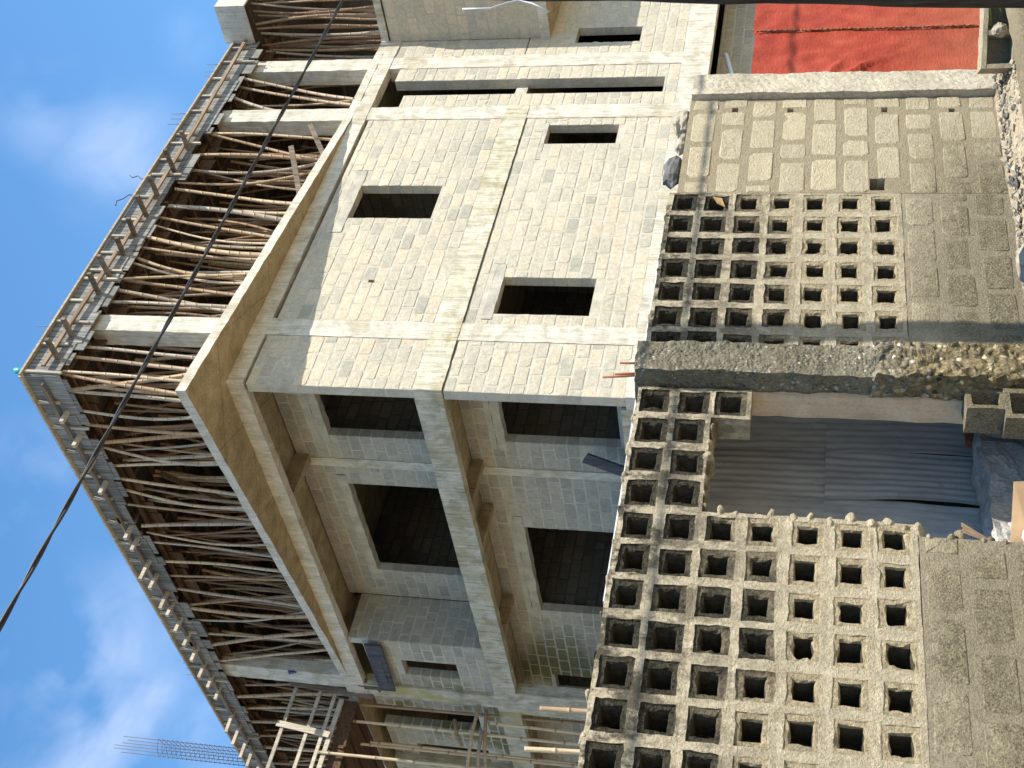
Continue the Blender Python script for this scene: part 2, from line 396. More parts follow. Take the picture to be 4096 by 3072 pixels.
# block masonry: u runs along the wall, n is the outward normal axis
def block_wall(mb, face, plane, u0, u1, z0, z1, holes=(), course=.2645, length=.5, thick=.22,
               joint=.030, seed=0, mortar_mi=1, proud=.006, amp=.006, z_ref=None, ragged=0):
    """face '-Y': wall in plane y=plane seen from -Y ; '-X': plane x=plane seen from -X"""
    rnd = random.Random(seed)
    def P(u, d, z): return (u, plane + d, z) if face == '-Y' else (plane + d, u, z)
    def cut(spans, a, b):
        out = []
        for s, e in spans:
            if b <= s or a >= e: out.append((s, e)); continue
            if s < a: out.append((s, a))
            if b < e: out.append((b, e))
        return out
    def slab(a, b, c, d):
        g = .006
        v = [P(u, dd, z) for z in (c, d) for dd in (0, thick) for u in (a, b)]
        mb.add(v, [(0, 2, 3, 1), (4, 5, 7, 6), (0, 1, 5, 4), (2, 6, 7, 3), (0, 4, 6, 2), (1, 3, 7, 5)], .5, mortar_mi)
    zs = sorted({z0, z1, *[min(max(z, z0), z1) for h in holes for z in h[2:]]})
    for a, b in zip(zs, zs[1:]):
        sp = [(u0, u1)]
        for h in holes:
            if h[2] < b - 1e-6 and h[3] > a + 1e-6: sp = cut(sp, h[0] - .006, h[1] + .006)
        for s, e in sp: slab(s, e, a, b)
    zr = z0 if z_ref is None else z_ref
    k = math.floor((z0 - zr) / course)
    while zr + k * course < z1 - .02:
        a = max(zr + k * course, z0); b = min(zr + (k + 1) * course, z1)
        row = k; k += 1
        if b - a < .05: continue
        sp = [(u0, u1)]
        for h in holes:
            if h[2] < b - .06 and h[3] > a + .06: sp = cut(sp, h[0], h[1])
        for s, e in sp:
            u = s - (length * .5 if row % 2 else 0) - rnd.uniform(0, .08)
            while u < e - .03:
                L = length * rnd.uniform(.9, 1.08)
                if rnd.random() < .1: L *= .6
                p, q = max(u, s), min(u + L, e); u += L
                if q - p < .06: continue
                j = joint * rnd.uniform(.6, 1.3)
                pa = p + (0 if abs(p - s) < 1e-6 else j / 2); qa = q - (0 if abs(q - e) < 1e-6 else j / 2)
                zl, zh = a + joint * rnd.uniform(.35, .6), b - joint * rnd.uniform(.35, .6)
                pr = proud * rnd.uniform(.4, 1.6); bv = rnd.uniform(.008, .016)
                r = lambda: rnd.uniform(-amp, amp)
                def octo(ins, d, jw, cc):
                    a0, a1, b0, b1 = pa + ins, qa - ins, zl + ins, zh - ins
                    pts = ((a0 + cc[0], b0), (a1 - cc[1], b0), (a1, b0 + cc[1]), (a1, b1 - cc[2]), (a1 - cc[2], b1), (a0 + cc[3], b1), (a0, b1 - cc[3]), (a0, b0 + cc[0]))
                    return [P(x + rnd.uniform(-jw, jw), d + rnd.uniform(-jw, jw) * .5, z + rnd.uniform(-jw, jw)) for x, z in pts]
                cc = [rnd.choice((.008, .014, .02, .035)) * rnd.uniform(.7, 1.3) * min(1, (q - p) / .3) for _ in range(4)]
                back = octo(0, thick - .004, 0, [.004] * 4)
                mid = octo(0, -pr + bv * .8, amp, cc)
                fr = octo(bv, -pr, amp * .7, cc)
                ctr = [P((pa + qa) / 2 + rnd.uniform(-.05, .05), -pr - rnd.uniform(-.003, .004), (zl + zh) / 2)]
                fs = []
                for i in range(8):
                    i2 = (i + 1) % 8
                    fs += [(i, i2, 8 + i2, 8 + i), (8 + i, 8 + i2, 16 + i2, 16 + i), (16 + i, 16 + i2, 24)]
                if face == '-X': fs = [f[::-1] for f in fs]
                mb.add(back + mid + fr + ctr, fs, min(1, max(0, rnd.gauss(.5, .23))), 0)

# ------------------------------------------------------------------ the unfinished building
BX, BY = 15.4, 16.0
bld = thing('unfinished_building', (BX, BY, 0), 'unfinished cream concrete block building with open window holes, corner floor slab sticking out', 'building')
Z1, Z2, Z3 = 4.5, 8.49, 12.45           # floor tops
WB = [M['block'], M['mortar']]; WS = [M['block_side'], M['mortar_pale']]; WI = [M['block_inside_shade'], M['conc_shade']]
def wallpart(mats, *a, name='block_wall', **k):
    mb = MB(); block_wall(mb, *a, **k); return mb.build(name, mats, bld)
# right (sunlit) face, upper storey
wallpart(WB, '-Y', BY, BX, 16.76, Z2, 11.84, seed=1)
wallpart(WB, '-Y', BY, 17.25, 24.35, Z2, 11.81, holes=[(20.56, 21.73, 9.36, 11.26), (20.04, 22.3, 11.26, 11.52), (18.42, 18.5, 10.05, 10.2)], seed=2)
# lower storey
wallpart(WB, '-Y', BY, BX, 16.76, Z1, 7.90, seed=3)
wallpart(WB, '-Y', BY, 17.25, 24.35, Z1, 7.90, holes=[(17.56, 18.66, 5.47, 7.37), (17.38, 19.07, 7.37, 7.58), (23.33, 24.07, 5.69, 7.33), (22.7, 24.18, 7.33, 7.43)], seed=4)
# the stair bay: two narrow piers of blocks beside a tall slot
wallpart(WB, '-Y', BY, 24.9, 25.42, Z1, 11.2, seed=5, length=.62)
wallpart(WB, '-Y', BY, 26.08, 26.64, Z1, 11.6, seed=6, length=.62, thick=.27)
wallpart(WB, '-Y', BY, 25.42, 26.08, Z1, 4.84, seed=16)
# right of the stair bay
wallpart(WB, '-Y', BY, 27.2, 28.0, Z2, 11.9, seed=7)
wallpart(WB, '-Y', BY, 27.2, 33, Z1, 8.46, holes=[(27.72, 28.44, 5.64, 7.28)], seed=8)
# projecting wing over the lower storey at the right
wallpart(WB, '-X', 28.0, 14.8, 15.99, 8.2, 12.2, seed=9)
wallpart(WB, '-Y', 14.8, 28.25, 33, 8.2, 12.2, seed=10)
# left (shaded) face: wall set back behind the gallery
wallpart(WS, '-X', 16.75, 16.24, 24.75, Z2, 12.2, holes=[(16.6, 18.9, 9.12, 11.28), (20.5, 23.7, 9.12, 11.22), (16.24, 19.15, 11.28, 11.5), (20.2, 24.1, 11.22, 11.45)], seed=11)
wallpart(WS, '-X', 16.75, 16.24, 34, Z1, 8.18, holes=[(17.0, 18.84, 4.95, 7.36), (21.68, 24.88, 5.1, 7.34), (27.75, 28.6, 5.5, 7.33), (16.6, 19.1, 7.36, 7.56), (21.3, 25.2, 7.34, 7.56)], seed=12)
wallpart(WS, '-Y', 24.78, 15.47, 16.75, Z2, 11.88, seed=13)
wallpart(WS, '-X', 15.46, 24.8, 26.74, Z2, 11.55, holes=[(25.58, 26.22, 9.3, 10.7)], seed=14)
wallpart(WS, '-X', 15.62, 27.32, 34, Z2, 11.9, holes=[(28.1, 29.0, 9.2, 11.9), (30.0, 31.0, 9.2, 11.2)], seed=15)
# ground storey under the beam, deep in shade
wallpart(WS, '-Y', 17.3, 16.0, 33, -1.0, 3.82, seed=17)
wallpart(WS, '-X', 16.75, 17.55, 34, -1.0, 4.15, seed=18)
# lintels
def conc(name, x0, x1, y0, y1, z0, z1, mat='conc', **k):
    k.setdefault('step', .16); k.setdefault('amp', .016); k.setdefault('s', 4.3)
    mb = MB(); mb.rbox(x0, x1, y0, y1, z0, z1, **k); return mb.build(name, M[mat], bld)
conc('lintel', 20.05, 22.29, 15.99, 16.2, 11.26, 11.51, 'lintel', step=.12, amp=.016)
conc('lintel', 17.39, 19.06, 15.99, 16.2, 7.37, 7.575, 'lintel', step=.12, amp=.016)
conc('lintel', 22.71, 24.17, 15.99, 16.2, 7.33, 7.425, 'lintel', step=.12, amp=.016)
conc('lintel', 16.735, 16.95, 16.26, 19.14, 11.28, 11.49, 'lintel', step=.1, amp=.022)
conc('lintel', 16.735, 16.95, 20.21, 24.09, 11.22, 11.44, 'lintel', step=.1, amp=.022)
conc('lintel', 16.735, 16.95, 16.62, 19.09, 7.36, 7.55, 'lintel', step=.1, amp=.022)
conc('lintel', 16.735, 16.95, 21.31, 25.19, 7.34, 7.55, 'lintel', step=.1, amp=.022)
WALLS = [o for o in bld.children if o.name.startswith('block_wall')]
for l_ in [o for o in bld.children if o.name.startswith('lintel')]:
    c_ = [sum((v.co[k] for v in l_.data.vertices)) / len(l_.data.vertices) for k in range(3)]
    def inside(w_):
        lo_ = [min(v.co[k] for v in w_.data.vertices) for k in range(3)]; hi_ = [max(v.co[k] for v in w_.data.vertices) for k in range(3)]
        return all(lo_[k] - .05 <= c_[k] <= hi_[k] + .05 for k in range(3))
    w_ = next((w for w in WALLS if inside(w)), None)
    if w_: l_.parent = w_; l_.location = (0, 0, 0)
# columns
for x0, x1 in ((16.76, 17.25), (24.35, 24.9), (26.64, 27.2)):
    conc('column', x0 + .004, x1 - .004, 15.983, 16.35, Z1, 7.93)
    conc('column', x0 + .004, x1 - .004, 15.983, 16.35, Z2 if x1 < 26 else 7.93, 11.9)
    conc('column', x0 + .01, x1 - .02, 16.0, 16.42, Z3, 15.82)
conc('column', 15.39, 15.7, 26.76, 27.3, Z2, 11.9, 'conc_moss')
conc('column', 15.39, 15.7, 26.55, 27.5, Z1, 7.94, 'conc_moss')
conc('column', 15.45, 15.8, 26.55, 27.1, Z3, 15.82)
conc('column', 15.42, 15.7, 16.02, 16.4, -1, 3.83)
conc('column', 24.4, 24.9, 16.02, 16.4, -1, 3.83)
conc('column', 15.42, 15.75, 26.6, 27.4, -1, 3.83)
conc('column', 16.725, 16.97, 19.64, 19.9, Z2, 12.2)       # pilasters in the gallery wall
conc('column', 16.725, 16.97, 19.66, 19.9, Z1, 8.18)
conc('column', 15.40, 15.8, 30.6, 31.1, Z1, 11.9, 'conc_moss')
# beams
conc('beam', 15.386, 28.0, 15.972, 16.24, 11.9, 12.25)
conc('beam', 15.386, 24.9, 15.972, 16.24, 7.93, Z2, 'conc_yellow')
conc('beam', 15.386, 33, 15.97, 16.30, 3.83, Z1)
conc('beam', 15.386, 15.6, 16.24, 34, 7.94, Z2 + .003, 'conc_moss')
conc('beam', 15.386, 15.6, 16.24, 27.32, 11.9, 12.25)
conc('beam', 15.386, 15.6, 16.3, 34, 3.9, 4.6, 'conc_moss')
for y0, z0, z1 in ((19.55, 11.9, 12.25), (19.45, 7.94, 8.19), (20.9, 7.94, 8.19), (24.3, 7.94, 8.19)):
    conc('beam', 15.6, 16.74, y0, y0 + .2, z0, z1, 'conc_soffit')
# floor slabs
def slab(name, pts, z0, z1, mats, step=.16, amp=.008):
    mb = MB(); n_ = len(pts); dense = []; amp = .016
    for i in range(n_):
        a, b2 = Vector(pts[i]), Vector(pts[(i + 1) % n_]); k = max(1, int((b2 - a).length / step))
        for j in range(k): dense.append(a + (b2 - a) * j / k)
    lo = [jit((p.x, p.y, z0), amp) for p in dense]; hi = [jit((p.x, p.y, z1), amp) for p in dense]
    m_ = len(dense)
    mb.add(lo + hi, [list(range(m_))[::-1]], .5, 1); o = 0
    mb.add(hi, [list(range(m_))], .5, 0)
    mb.add(lo + hi, [(i, (i + 1) % m_, m_ + (i + 1) % m_, m_ + i) for i in range(m_)], .5, 0)
    return mb.build(name, mats, bld)
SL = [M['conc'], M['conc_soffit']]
slab('cantilever_slab', [(14.13, 14.94), (24.5, 15.97), (28.0, 15.97), (28.0, 14.78), (33, 14.78), (33, 36), (15.4, 36), (15.4, 26.45)], 12.25, Z3, SL)
slab('floor_slab', [(15.59, 16.2), (33, 16.2), (33, 36), (15.59, 36)], 8.2, 8.48, SL)
slab('floor_slab', [(28.0, 14.78), (33, 14.78), (33, 16.0), (28.0, 16.0)], 7.95, 8.2, SL)
slab('floor_slab', [(15.59, 16.28), (33, 16.28), (33, 36), (15.59, 36)], 4.2, 4.49, SL)
# rooms behind the openings: partitions and outer walls that close the building
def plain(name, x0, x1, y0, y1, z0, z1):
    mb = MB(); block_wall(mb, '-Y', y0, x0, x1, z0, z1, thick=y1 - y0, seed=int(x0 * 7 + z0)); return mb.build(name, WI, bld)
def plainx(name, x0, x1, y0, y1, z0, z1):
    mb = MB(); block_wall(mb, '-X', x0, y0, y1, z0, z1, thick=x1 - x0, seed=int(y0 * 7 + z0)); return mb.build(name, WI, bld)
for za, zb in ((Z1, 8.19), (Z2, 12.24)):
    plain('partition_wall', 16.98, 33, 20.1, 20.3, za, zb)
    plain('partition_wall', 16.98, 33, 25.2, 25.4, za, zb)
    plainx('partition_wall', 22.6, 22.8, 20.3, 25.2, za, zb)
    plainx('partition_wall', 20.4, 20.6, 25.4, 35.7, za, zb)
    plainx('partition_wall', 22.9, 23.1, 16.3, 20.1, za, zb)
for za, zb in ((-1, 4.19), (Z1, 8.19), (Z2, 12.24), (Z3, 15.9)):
    mb = MB(); mb.box(32.75, 33, 16.3, 36, za, zb); mb.box(15.8, 32.75, 35.75, 36, za, zb); mb.build('rear_wall', M['block_inside_shade'], bld)  # top-floor pair added to stop light leaking in from behind
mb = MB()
mb.box(25.3, 26.2, 16.9, 17.1, Z1, 11.85); mb.build('shaft_wall', M['block_inside_shade'], bld)

# ------------------------------------------------------------------ roof formwork
RF = thing('roof_formwork', (15.25, 15.86, 15.8), 'grey plywood and timber roof formwork held up by bamboo props above the open top floor', 'formwork')
rr = random.Random(3)
def fascia(face, u0, u1, plane):
    mb = MB(); u = u0
    while u < u1:
        w = min(rr.uniform(.9, 1.25), u1 - u)
        zb = 15.80 + rr.uniform(-.10, .08); t = rr.random()
        d = rr.uniform(0, .012)
        for za, zc, tt, dd in ((zb, 16.12, t, 0), (16.125, 16.55, rr.random(), .006)):
            if face == 'R': mb.box(u, u + w - .012, plane + d + dd, plane + d + dd + .022, za, zc, tt)
            else: mb.box(plane + d + dd, plane + d + dd + .022, u, u + w - .012, za, zc, tt)
        u += w
    return mb
fascia('R', 15.25, 28.0, 15.86).build('fascia_board', M['fascia'], RF)
fascia('L', 15.86, 34, 15.26).build('fascia_board', M['fascia'], RF)
# ragged lower boards hanging below the fascia
u = 15.6
while u < 28:
    w = rr.uniform(.25, .7); mb = MB(); mb.box(u, u + w, 15.885, 15.905, 15.62 + rr.uniform(-.06, .1), 15.86, rr.random())
    if rr.random() < .75: mb.build('skirt_board', M['fascia'], RF)
    u += w + rr.uniform(.02, .2)
u = 16.0
while u < 34:
    w = rr.uniform(.25, .7); mb = MB(); mb.box(15.285, 15.305, u, u + w, 15.62 + rr.uniform(-.06, .1), 15.86, rr.random())
    if rr.random() < .75: mb.build('skirt_board', M['fascia'], RF)
    u += w + rr.uniform(.02, .2)
def part_bar(name, p, q, w, h, mat, tone=None, up=(0, 0, 1), parent=None):
    mb = MB(); mb.bar(p, q, w, h, rr.random() if tone is None else tone, 0, up); return mb.build(name, M[mat], parent or RF)
# edge strips, walers, battens, joists
part_bar('edge_strip', (15.2, 15.82, 16.56), (21.0, 15.82, 16.58), .09, .05, 'batten')
part_bar('edge_strip', (21.0, 15.82, 16.57), (28.0, 15.82, 16.54), .09, .05, 'batten')
part_bar('edge_strip', (15.21, 15.82, 16.56), (15.21, 25.0, 16.52), .09, .05, 'batten')
part_bar('edge_strip', (15.21, 25.0, 16.53), (15.21, 34.0, 16.46), .09, .05, 'batten')
part_bar('waler', (15.45, 15.775, 16.15), (19.3, 15.775, 16.09), .05, .085, 'timber_x')
part_bar('waler', (19.0, 15.765, 16.06), (24.2, 15.765, 16.08), .05, .085, 'timber_x')
part_bar('waler', (23.8, 15.765, 16.08), (28.6, 15.74, 16.19), .05, .085, 'timber_x')
for a, b_, z0, z1 in ((16.0, 20.4, 16.15, 16.10), (20.2, 25.3, 16.13, 16.02), (25.1, 30.2, 16.03, 16.0), (30.0, 34, 16.0, 15.95)):
    part_bar('waler', (15.165, a, z0), (15.165, b_, z1), .05, .085, 'timber_y')
for x in (15.32, 16.14, 16.8, 17.46, 18.17, 18.44, 19.05, 19.63, 20.22, 21.06, 21.93, 22.53, 23.2, 23.59, 24.6, 25.29, 26.1, 26.9, 27.6):
    lo = 15.55 + rr.uniform(0, .25) if rr.random() < .35 else 16.0 + rr.uniform(-.08, .05)
    part_bar('batten', (x, 15.83, lo), (x + rr.uniform(-.02, .02), 15.83, 16.53), .055, .05, 'batten', up=(0, 1, 0))
y = 16.6
while y < 34:
    lo = 15.6 + rr.uniform(0, .2) if rr.random() < .3 else 16.0 + rr.uniform(-.08, .05)
    part_bar('batten', (15.23, y, lo), (15.23, y + rr.uniform(-.02, .02), 16.52), .05, .055, 'batten', up=(0, 1, 0))
    y += rr.uniform(.6, .85)
for x in (15.75, 16.4, 17.73, 18.3, 19.04, 19.69, 20.39, 21.08, 22.1, 23.0):
    ln = rr.uniform(.38, .55)
    part_bar('joist_end', (x, 16.0, 15.985), (x, 15.78 - ln, 15.985 + rr.uniform(-.02, .03)), .075, .09, 'timber_grey')
for y, ln in ((16.9, .18), (17.6, .2), (18.38, .2), (19.09, .22), (20.66, .22), (21.08, .22), (21.91, .42), (22.44, .3), (23.16, .35), (23.6, .25), (24.23, .28), (24.88, .26), (25.49, .3), (26.19, .34), (26.78, .28), (27.4, .24), (28.63, .5), (29.3, .5), (29.99, .5), (30.56, .45), (31.3, .4), (32.1, .4)):
    part_bar('joist_end', (15.45, y, 16.0), (15.14 - ln, y, 16.0 + rr.uniform(-.02, .02)), .085, .085, 'batten', .8)
# deck and the timbers under it
mb = MB(); mb.box(15.3, 33, 15.9, 36, 16.0, 16.12); mb.build('deck', M['deck'], RF)
mb = MB(); mb.box(15.3, 33, 15.9, 36, 16.12, 16.5); mb.build('poured_edge', M['conc'], RF)
yy = 16.15
while yy < 30:
    part_bar('bearer', (15.32, yy, 15.9 + rr.uniform(-.02, .02)), (30, yy + rr.uniform(-.2, .2), 15.9), .08, .12, 'rust_board'); yy += rr.uniform(.75, 1.0)
for x in [15.6 + .9 * i for i in range(16)]:
    part_bar('bearer', (x, 15.92, 15.79), (x + rr.uniform(-.15, .15), 31, 15.79), .07, .09, 'rust_board')
# inner cheek boards of the edge beams, brown and broken
for face in 'RL':
    u = 15.9 if face == 'R' else 16.3
    mb = MB()
    while u < (28 if face == 'R' else 33):
        w = rr.uniform(.2, .6); z0 = 15.5 + rr.uniform(-.06, .2)
        if face == 'R': mb.box(u, u + w, 16.28, 16.30, z0, 15.84, rr.random())
        else: mb.box(15.70, 15.72, u, u + w, z0, 15.84, rr.random())
        u += w + rr.uniform(.01, .12)
    mb.build('cheek_board', M['rust_board'], RF)
# wing of the formwork over the right-hand wing
mb = MB(); mb.box(27.85, 27.9, 14.75, 15.84, 15.95, 16.78, .7); mb.build('wing_fascia', M['conc'], RF)
mb = MB(); mb.box(27.9, 33, 14.75, 14.8, 15.95, 16.78, .9); mb.build('wing_fascia', M['conc'], RF)
mb = MB(); mb.box(27.95, 33, 14.82, 15.88, 15.9, 16.0); mb.build('wing_deck', M['deck'], RF)

# ------------------------------------------------------------------ bamboo props
def bamboo_mesh(seed, L=3.35, r=.045, seg=.3, mat='bamboo'):
    rnd = random.Random(seed); pts = []; rad = []; tones = []
    z = 0; bx, by = rnd.uniform(-.14, .14), rnd.uniform(-.14, .14); ph = rnd.uniform(0, 6)
    def P(z):
        t = z / L
        return (bx * math.sin(math.pi * t) + .012 * math.sin(ph + t * 9), by * math.sin(math.pi * t) + .012 * math.cos(ph + t * 7), z)
    while z < L:
        s = min(seg * rnd.uniform(.8, 1.2), L - z)
        rr_ = r * (1 - .18 * z / L)
        for q, k, tn in ((0, 1.0, .1), (.06, .96, 0), (.86, .96, 0), (.94, 1.0, .35), (.965, 1.16, .85), (.985, 1.16, .4)):
            pts.append(P(z + s * q)); rad.append(rr_ * k); tones.append(tn)
        z += s
    pts.append(P(L)); rad.append(r * .82); tones.append(0)
    mb = MB(); mb.tube(pts, rad, 8, .1, tones=tones)
    o = mb.build('bamboo_prop', M[mat]); me = o.data; bpy.data.objects.remove(o)
    return me
BMESH = [bamboo_mesh(i, r=.030 + .004 * (i % 4)) for i in range(10)]
BACK = [bamboo_mesh(60 + i, r=.028 + .004 * (i % 5), mat='bamboo_old' if i % 4 else 'bamboo') for i in range(12)]
def prop(bot, top, label, group, name='bamboo_prop', me=None, thick=1.):
    bot, top = Vector(bot), Vector(top); d = top - bot
    o = bpy.data.objects.new(name, me or rr.choice(BMESH)); COL.objects.link(o)
    q = Vector((0, 0, 1)).rotation_difference(d)
    o.rotation_mode = 'QUATERNION'; o.rotation_quaternion = q
    o.location = bot; o.scale = (thick, thick, d.length / 3.35)
    return tag(o, label, 'bamboo prop', group)
ORD = 'first second third fourth fifth sixth seventh eighth ninth tenth eleventh twelfth thirteenth fourteenth fifteenth sixteenth seventeenth eighteenth nineteenth twentieth'.split()
def ordn(i):
    if i < 20: return ORD[i]
    return ['twenty-' + ORD[k] for k in range(9)][i - 20] if i < 29 else 'thirtieth'
def tint(b, t):
    if abs(b - t) > .45: return 'strongly leaning'
    return 'slightly leaning' if abs(b - t) > .2 else 'nearly upright'
RB = [(21.01, 20.67), (20.24, 19.72), (19.42, 19.14), (18.94, 18.53), (18.41, 18.03), (17.99, 17.55), (17.64, 17.51), (16.28, 16.21), (15.97, 15.72), (15.52, 15.51), (15.47, 14.98), (20.52, 20.04), (19.78, 19.19), (19.11, 18.66), (18.33, 18.7), (23.9, 23.57), (23.82, 22.94), (23.02, 22.85), (22.42, 22.73), (21.81, 22.39), (21.62, 21.11), (25.45, 24.76), (26.04, 25.07), (26.3, 25.27)]
for i, (t, b) in enumerate(sorted(RB)):
    prop((b, 15.98 + rr.uniform(0, .3), Z3), (t, 15.95 + rr.uniform(0, .12), 15.82),
         f'{tint(b, t)} front-row bamboo prop under the right roof edge, {ordn(i)} from the slab corner', 'front row bamboo props under the right roof edge', thick=rr.uniform(.95, 1.4))
LB = [(16.35, 15.89), (16.37, 16.96), (16.9, 17.18), (17.39, 17.72), (18.0, 17.67), (18.12, 18.52), (18.7, 18.49), (19.1, 19.6), (19.5, 19.98), (19.93, 20.5), (20.74, 20.7), (21.03, 21.47), (21.29, 21.91), (22.02, 22.4), (22.6, 22.63), (23.11, 23.69), (23.8, 23.41), (23.87, 24.2), (24.42, 23.98), (25.02, 25.24), (25.53, 24.76), (26.33, 25.57), (27.99, 27.71), (28.7, 28.5), (29.3, 29.5), (30.0, 29.8), (30.7, 30.9), (31.5, 31.2)]
for i, (t, b) in enumerate(sorted(LB)):
    prop((15.45 + rr.uniform(0, .3), b, Z3), (15.33 + rr.uniform(0, .1), t, 15.82),
         f'{tint(b, t)} front-row bamboo prop under the left roof edge, {ordn(i)} from the slab corner', 'front row bamboo props under the left roof edge', thick=rr.uniform(.95, 1.4))
GB = 'bamboo props crowded behind the front rows on the top floor'
LBK = 'bamboo prop in the dense crowd behind the front rows on the top floor'
n_in = 0
for row, off in enumerate((.55, 1.1, 1.7, 2.5, 3.4, 4.4)):
    x = 16.0 + off * .5
    while x < 28.4:
        if not (row < 2 and any(a - .15 < x < b2 + .15 for a, b2 in ((16.7, 17.3), (24.3, 24.95), (26.6, 27.25)))):
            prop((x + rr.gauss(0, .30), BY + off + rr.uniform(-.15, .15), Z3), (x + rr.gauss(0, .30), BY + off + rr.uniform(-.2, .2), 15.74), LBK, GB, me=rr.choice(BACK)); n_in += 1
        x += rr.uniform(.26, .5) if row < 3 else rr.uniform(.5, .85)
    y = 16.6 + off * .5
    while y < 33.5:
        prop((15.3 + off + rr.uniform(-.15, .15), y + rr.gauss(0, .34), Z3), (15.3 + off + rr.uniform(-.2, .2), y + rr.gauss(0, .28), 15.74), LBK, GB, me=rr.choice(BACK)); n_in += 1
        y += rr.uniform(.30, .58) if row < 3 else rr.uniform(.6, 1.0)
for i in range(34):
    y = 14.9 + .15 * (i % 17); x = 28.15 + (.55 + rr.uniform(0, .4)) * (i // 17) + rr.uniform(0, .15)
    prop((x, y, Z3), (x + rr.uniform(-.1, .1), y + rr.gauss(0, .16), 15.9), LBK, GB, me=rr.choice(BACK))
print('inner props', n_in)
# square timber posts among them at the right
def one(name, mat, label, cat, build, group=None, loc=None):
    mb = MB(); build(mb); o = mb.build(name, M[mat] if isinstance(mat, str) else mat, loc=loc); return tag(o, label, cat, group)
one('timber_post', 'timber_grey', 'short square brown timber leaning over the slab edge, nearer the right column', 'timber', lambda mb: mb.bar((23.95, 15.85, 13.15), (22.85, 16.1, 12.48), .11, .11, .6, up=(0, 1, 0)), loc=(22.85, 16.1, 12.48))
one('timber_post', 'timber_grey', 'long square brown timber lying slanted on the slab edge among the bamboo', 'timber', lambda mb: mb.bar((22.95, 15.8, 13.3), (21.1, 16.0, 12.52), .12, .12, .5, up=(0, 1, 0)), loc=(21.1, 16.0, 12.52))
# brown diagonal boards hanging in the top floor
for k, (p, q) in enumerate((((16.0, 19.6, 15.2), (16.3, 21.3, 13.4)), ((18.6, 16.9, 15.5), (19.3, 16.9, 14.2)))):
    one('loose_board', 'rust_board', ('grey-brown board slung diagonally between props under the left roof edge', 'short brown board wedged between props under the right roof edge')[k], 'board', lambda mb: mb.bar(p, q, .03, .14, .7, up=(1, 0, 0)), loc=q)

# ------------------------------------------------------------------ steel on the roof
def bars(pts, label, z0, h, r=.009, mat='rebar', name='starter_bars'):
    c = Vector((sum(p[0] for p in pts) / len(pts), sum(p[1] for p in pts) / len(pts), z0))
    t = thing(name, c, label, 'rebar', 'bundles of steel bars standing on the roof edge')
    for x, y in pts:
        mb = MB(); hh = h * rr.uniform(.75, 1.05)
        mb.tube([(x, y, z0), (x + rr.uniform(-.02, .02), y, z0 + hh)], r, 6); mb.build('bar', M[mat], t)
    return t
bars([(16.72, 16.05), (16.9, 16.05), (17.16, 16.05), (16.75, 16.35), (17.0, 16.35), (17.16, 16.35)], 'steel starter bars above the roof edge over the column nearest the slab corner', 16.4, .75)
bars([(24.35, 16.05), (24.6, 16.05), (24.84, 16.05), (24.4, 16.35), (24.84, 16.35)], 'steel starter bars above the roof edge over the middle right column', 16.4, .85)
bars([(26.6, 16.05), (26.82, 16.05), (27.15, 16.05), (26.7, 16.35)], 'steel starter bars above the roof edge over the rightmost column', 16.4, .75)
bars([(15.5, 26.75), (15.5, 27.0), (15.5, 27.32), (15.75, 26.8)], 'steel starter bars above the left roof edge', 16.4, .62)
# wire scraps
for p, lab in ((((21.9, 15.9, 16.5), (21.85, 15.9, 16.75), (21.98, 15.9, 16.9), (21.9, 15.9, 17.0), (21.95, 15.85, 17.1)), 'short crinkled wire sticking up from the right roof edge'),
               (((21.2, 15.9, 16.5), (21.1, 15.8, 16.72), (20.95, 15.8, 16.8), (20.8, 15.75, 16.88), (20.62, 15.75, 16.82)), 'longer bent wire hooked outward from the right roof edge')):
    one('bent_wire', 'rebar', lab, 'wire', lambda mb: mb.tube(p, .012, 6), loc=p[0])
# reinforcement cage standing beyond the left roof end
cg = thing('rebar_cage', (15.6, 31.8, 16.4), 'tall steel column cage with zigzag stirrups rising at the left end of the roof', 'rebar cage')
for dx, dy, h in ((0, 0, 4.45), (0, .42, 4.4), (.3, .0, 4.3), (.3, .42, 4.5), (.0, .2, 4.55), (.3, .22, 4.25)):
    mb = MB(); mb.tube([(15.45 + dx, 31.7 + dy, 16.4), (15.45 + dx, 31.72 + dy, 16.4 + h)], .010, 6); mb.build('bar', M['rebar'], cg)
for k in range(20):
    z = 16.6 + k * .15; e = .02; d = .1
    mb = MB(); c = [(15.45 - e, 31.7 - e, z), (15.45 - e, 32.12 + e, z + d), (15.75 + e, 32.12 + e, z), (15.75 + e, 31.7 - e, z + d)]
    for i in range(4): mb.tube([c[i], c[(i + 1) % 4]], .006, 5)
    mb.build('stirrup', M['rebar'], cg)
one('plastic_pipe', 'teal', 'short teal plastic pipe end standing above the roof corner', 'pipe', lambda mb: mb.tube([(15.62, 16.12, 16.3), (15.62, 16.12, 16.86), (15.62, 16.12, 16.88), (15.62, 16.12, 17.02)], [.055, .055, .065, .065], 12), loc=(15.62, 16.12, 16.3))
one('concrete_spill', 'stone_dark', 'lump of grey spilled concrete on the roof edge by the starter bars', 'concrete', lambda mb: mb.rbox(16.55, 17.5, 15.9, 16.2, 16.5, 16.68, step=.06, amp=.05, s=9), loc=(17, 16, 16.5))

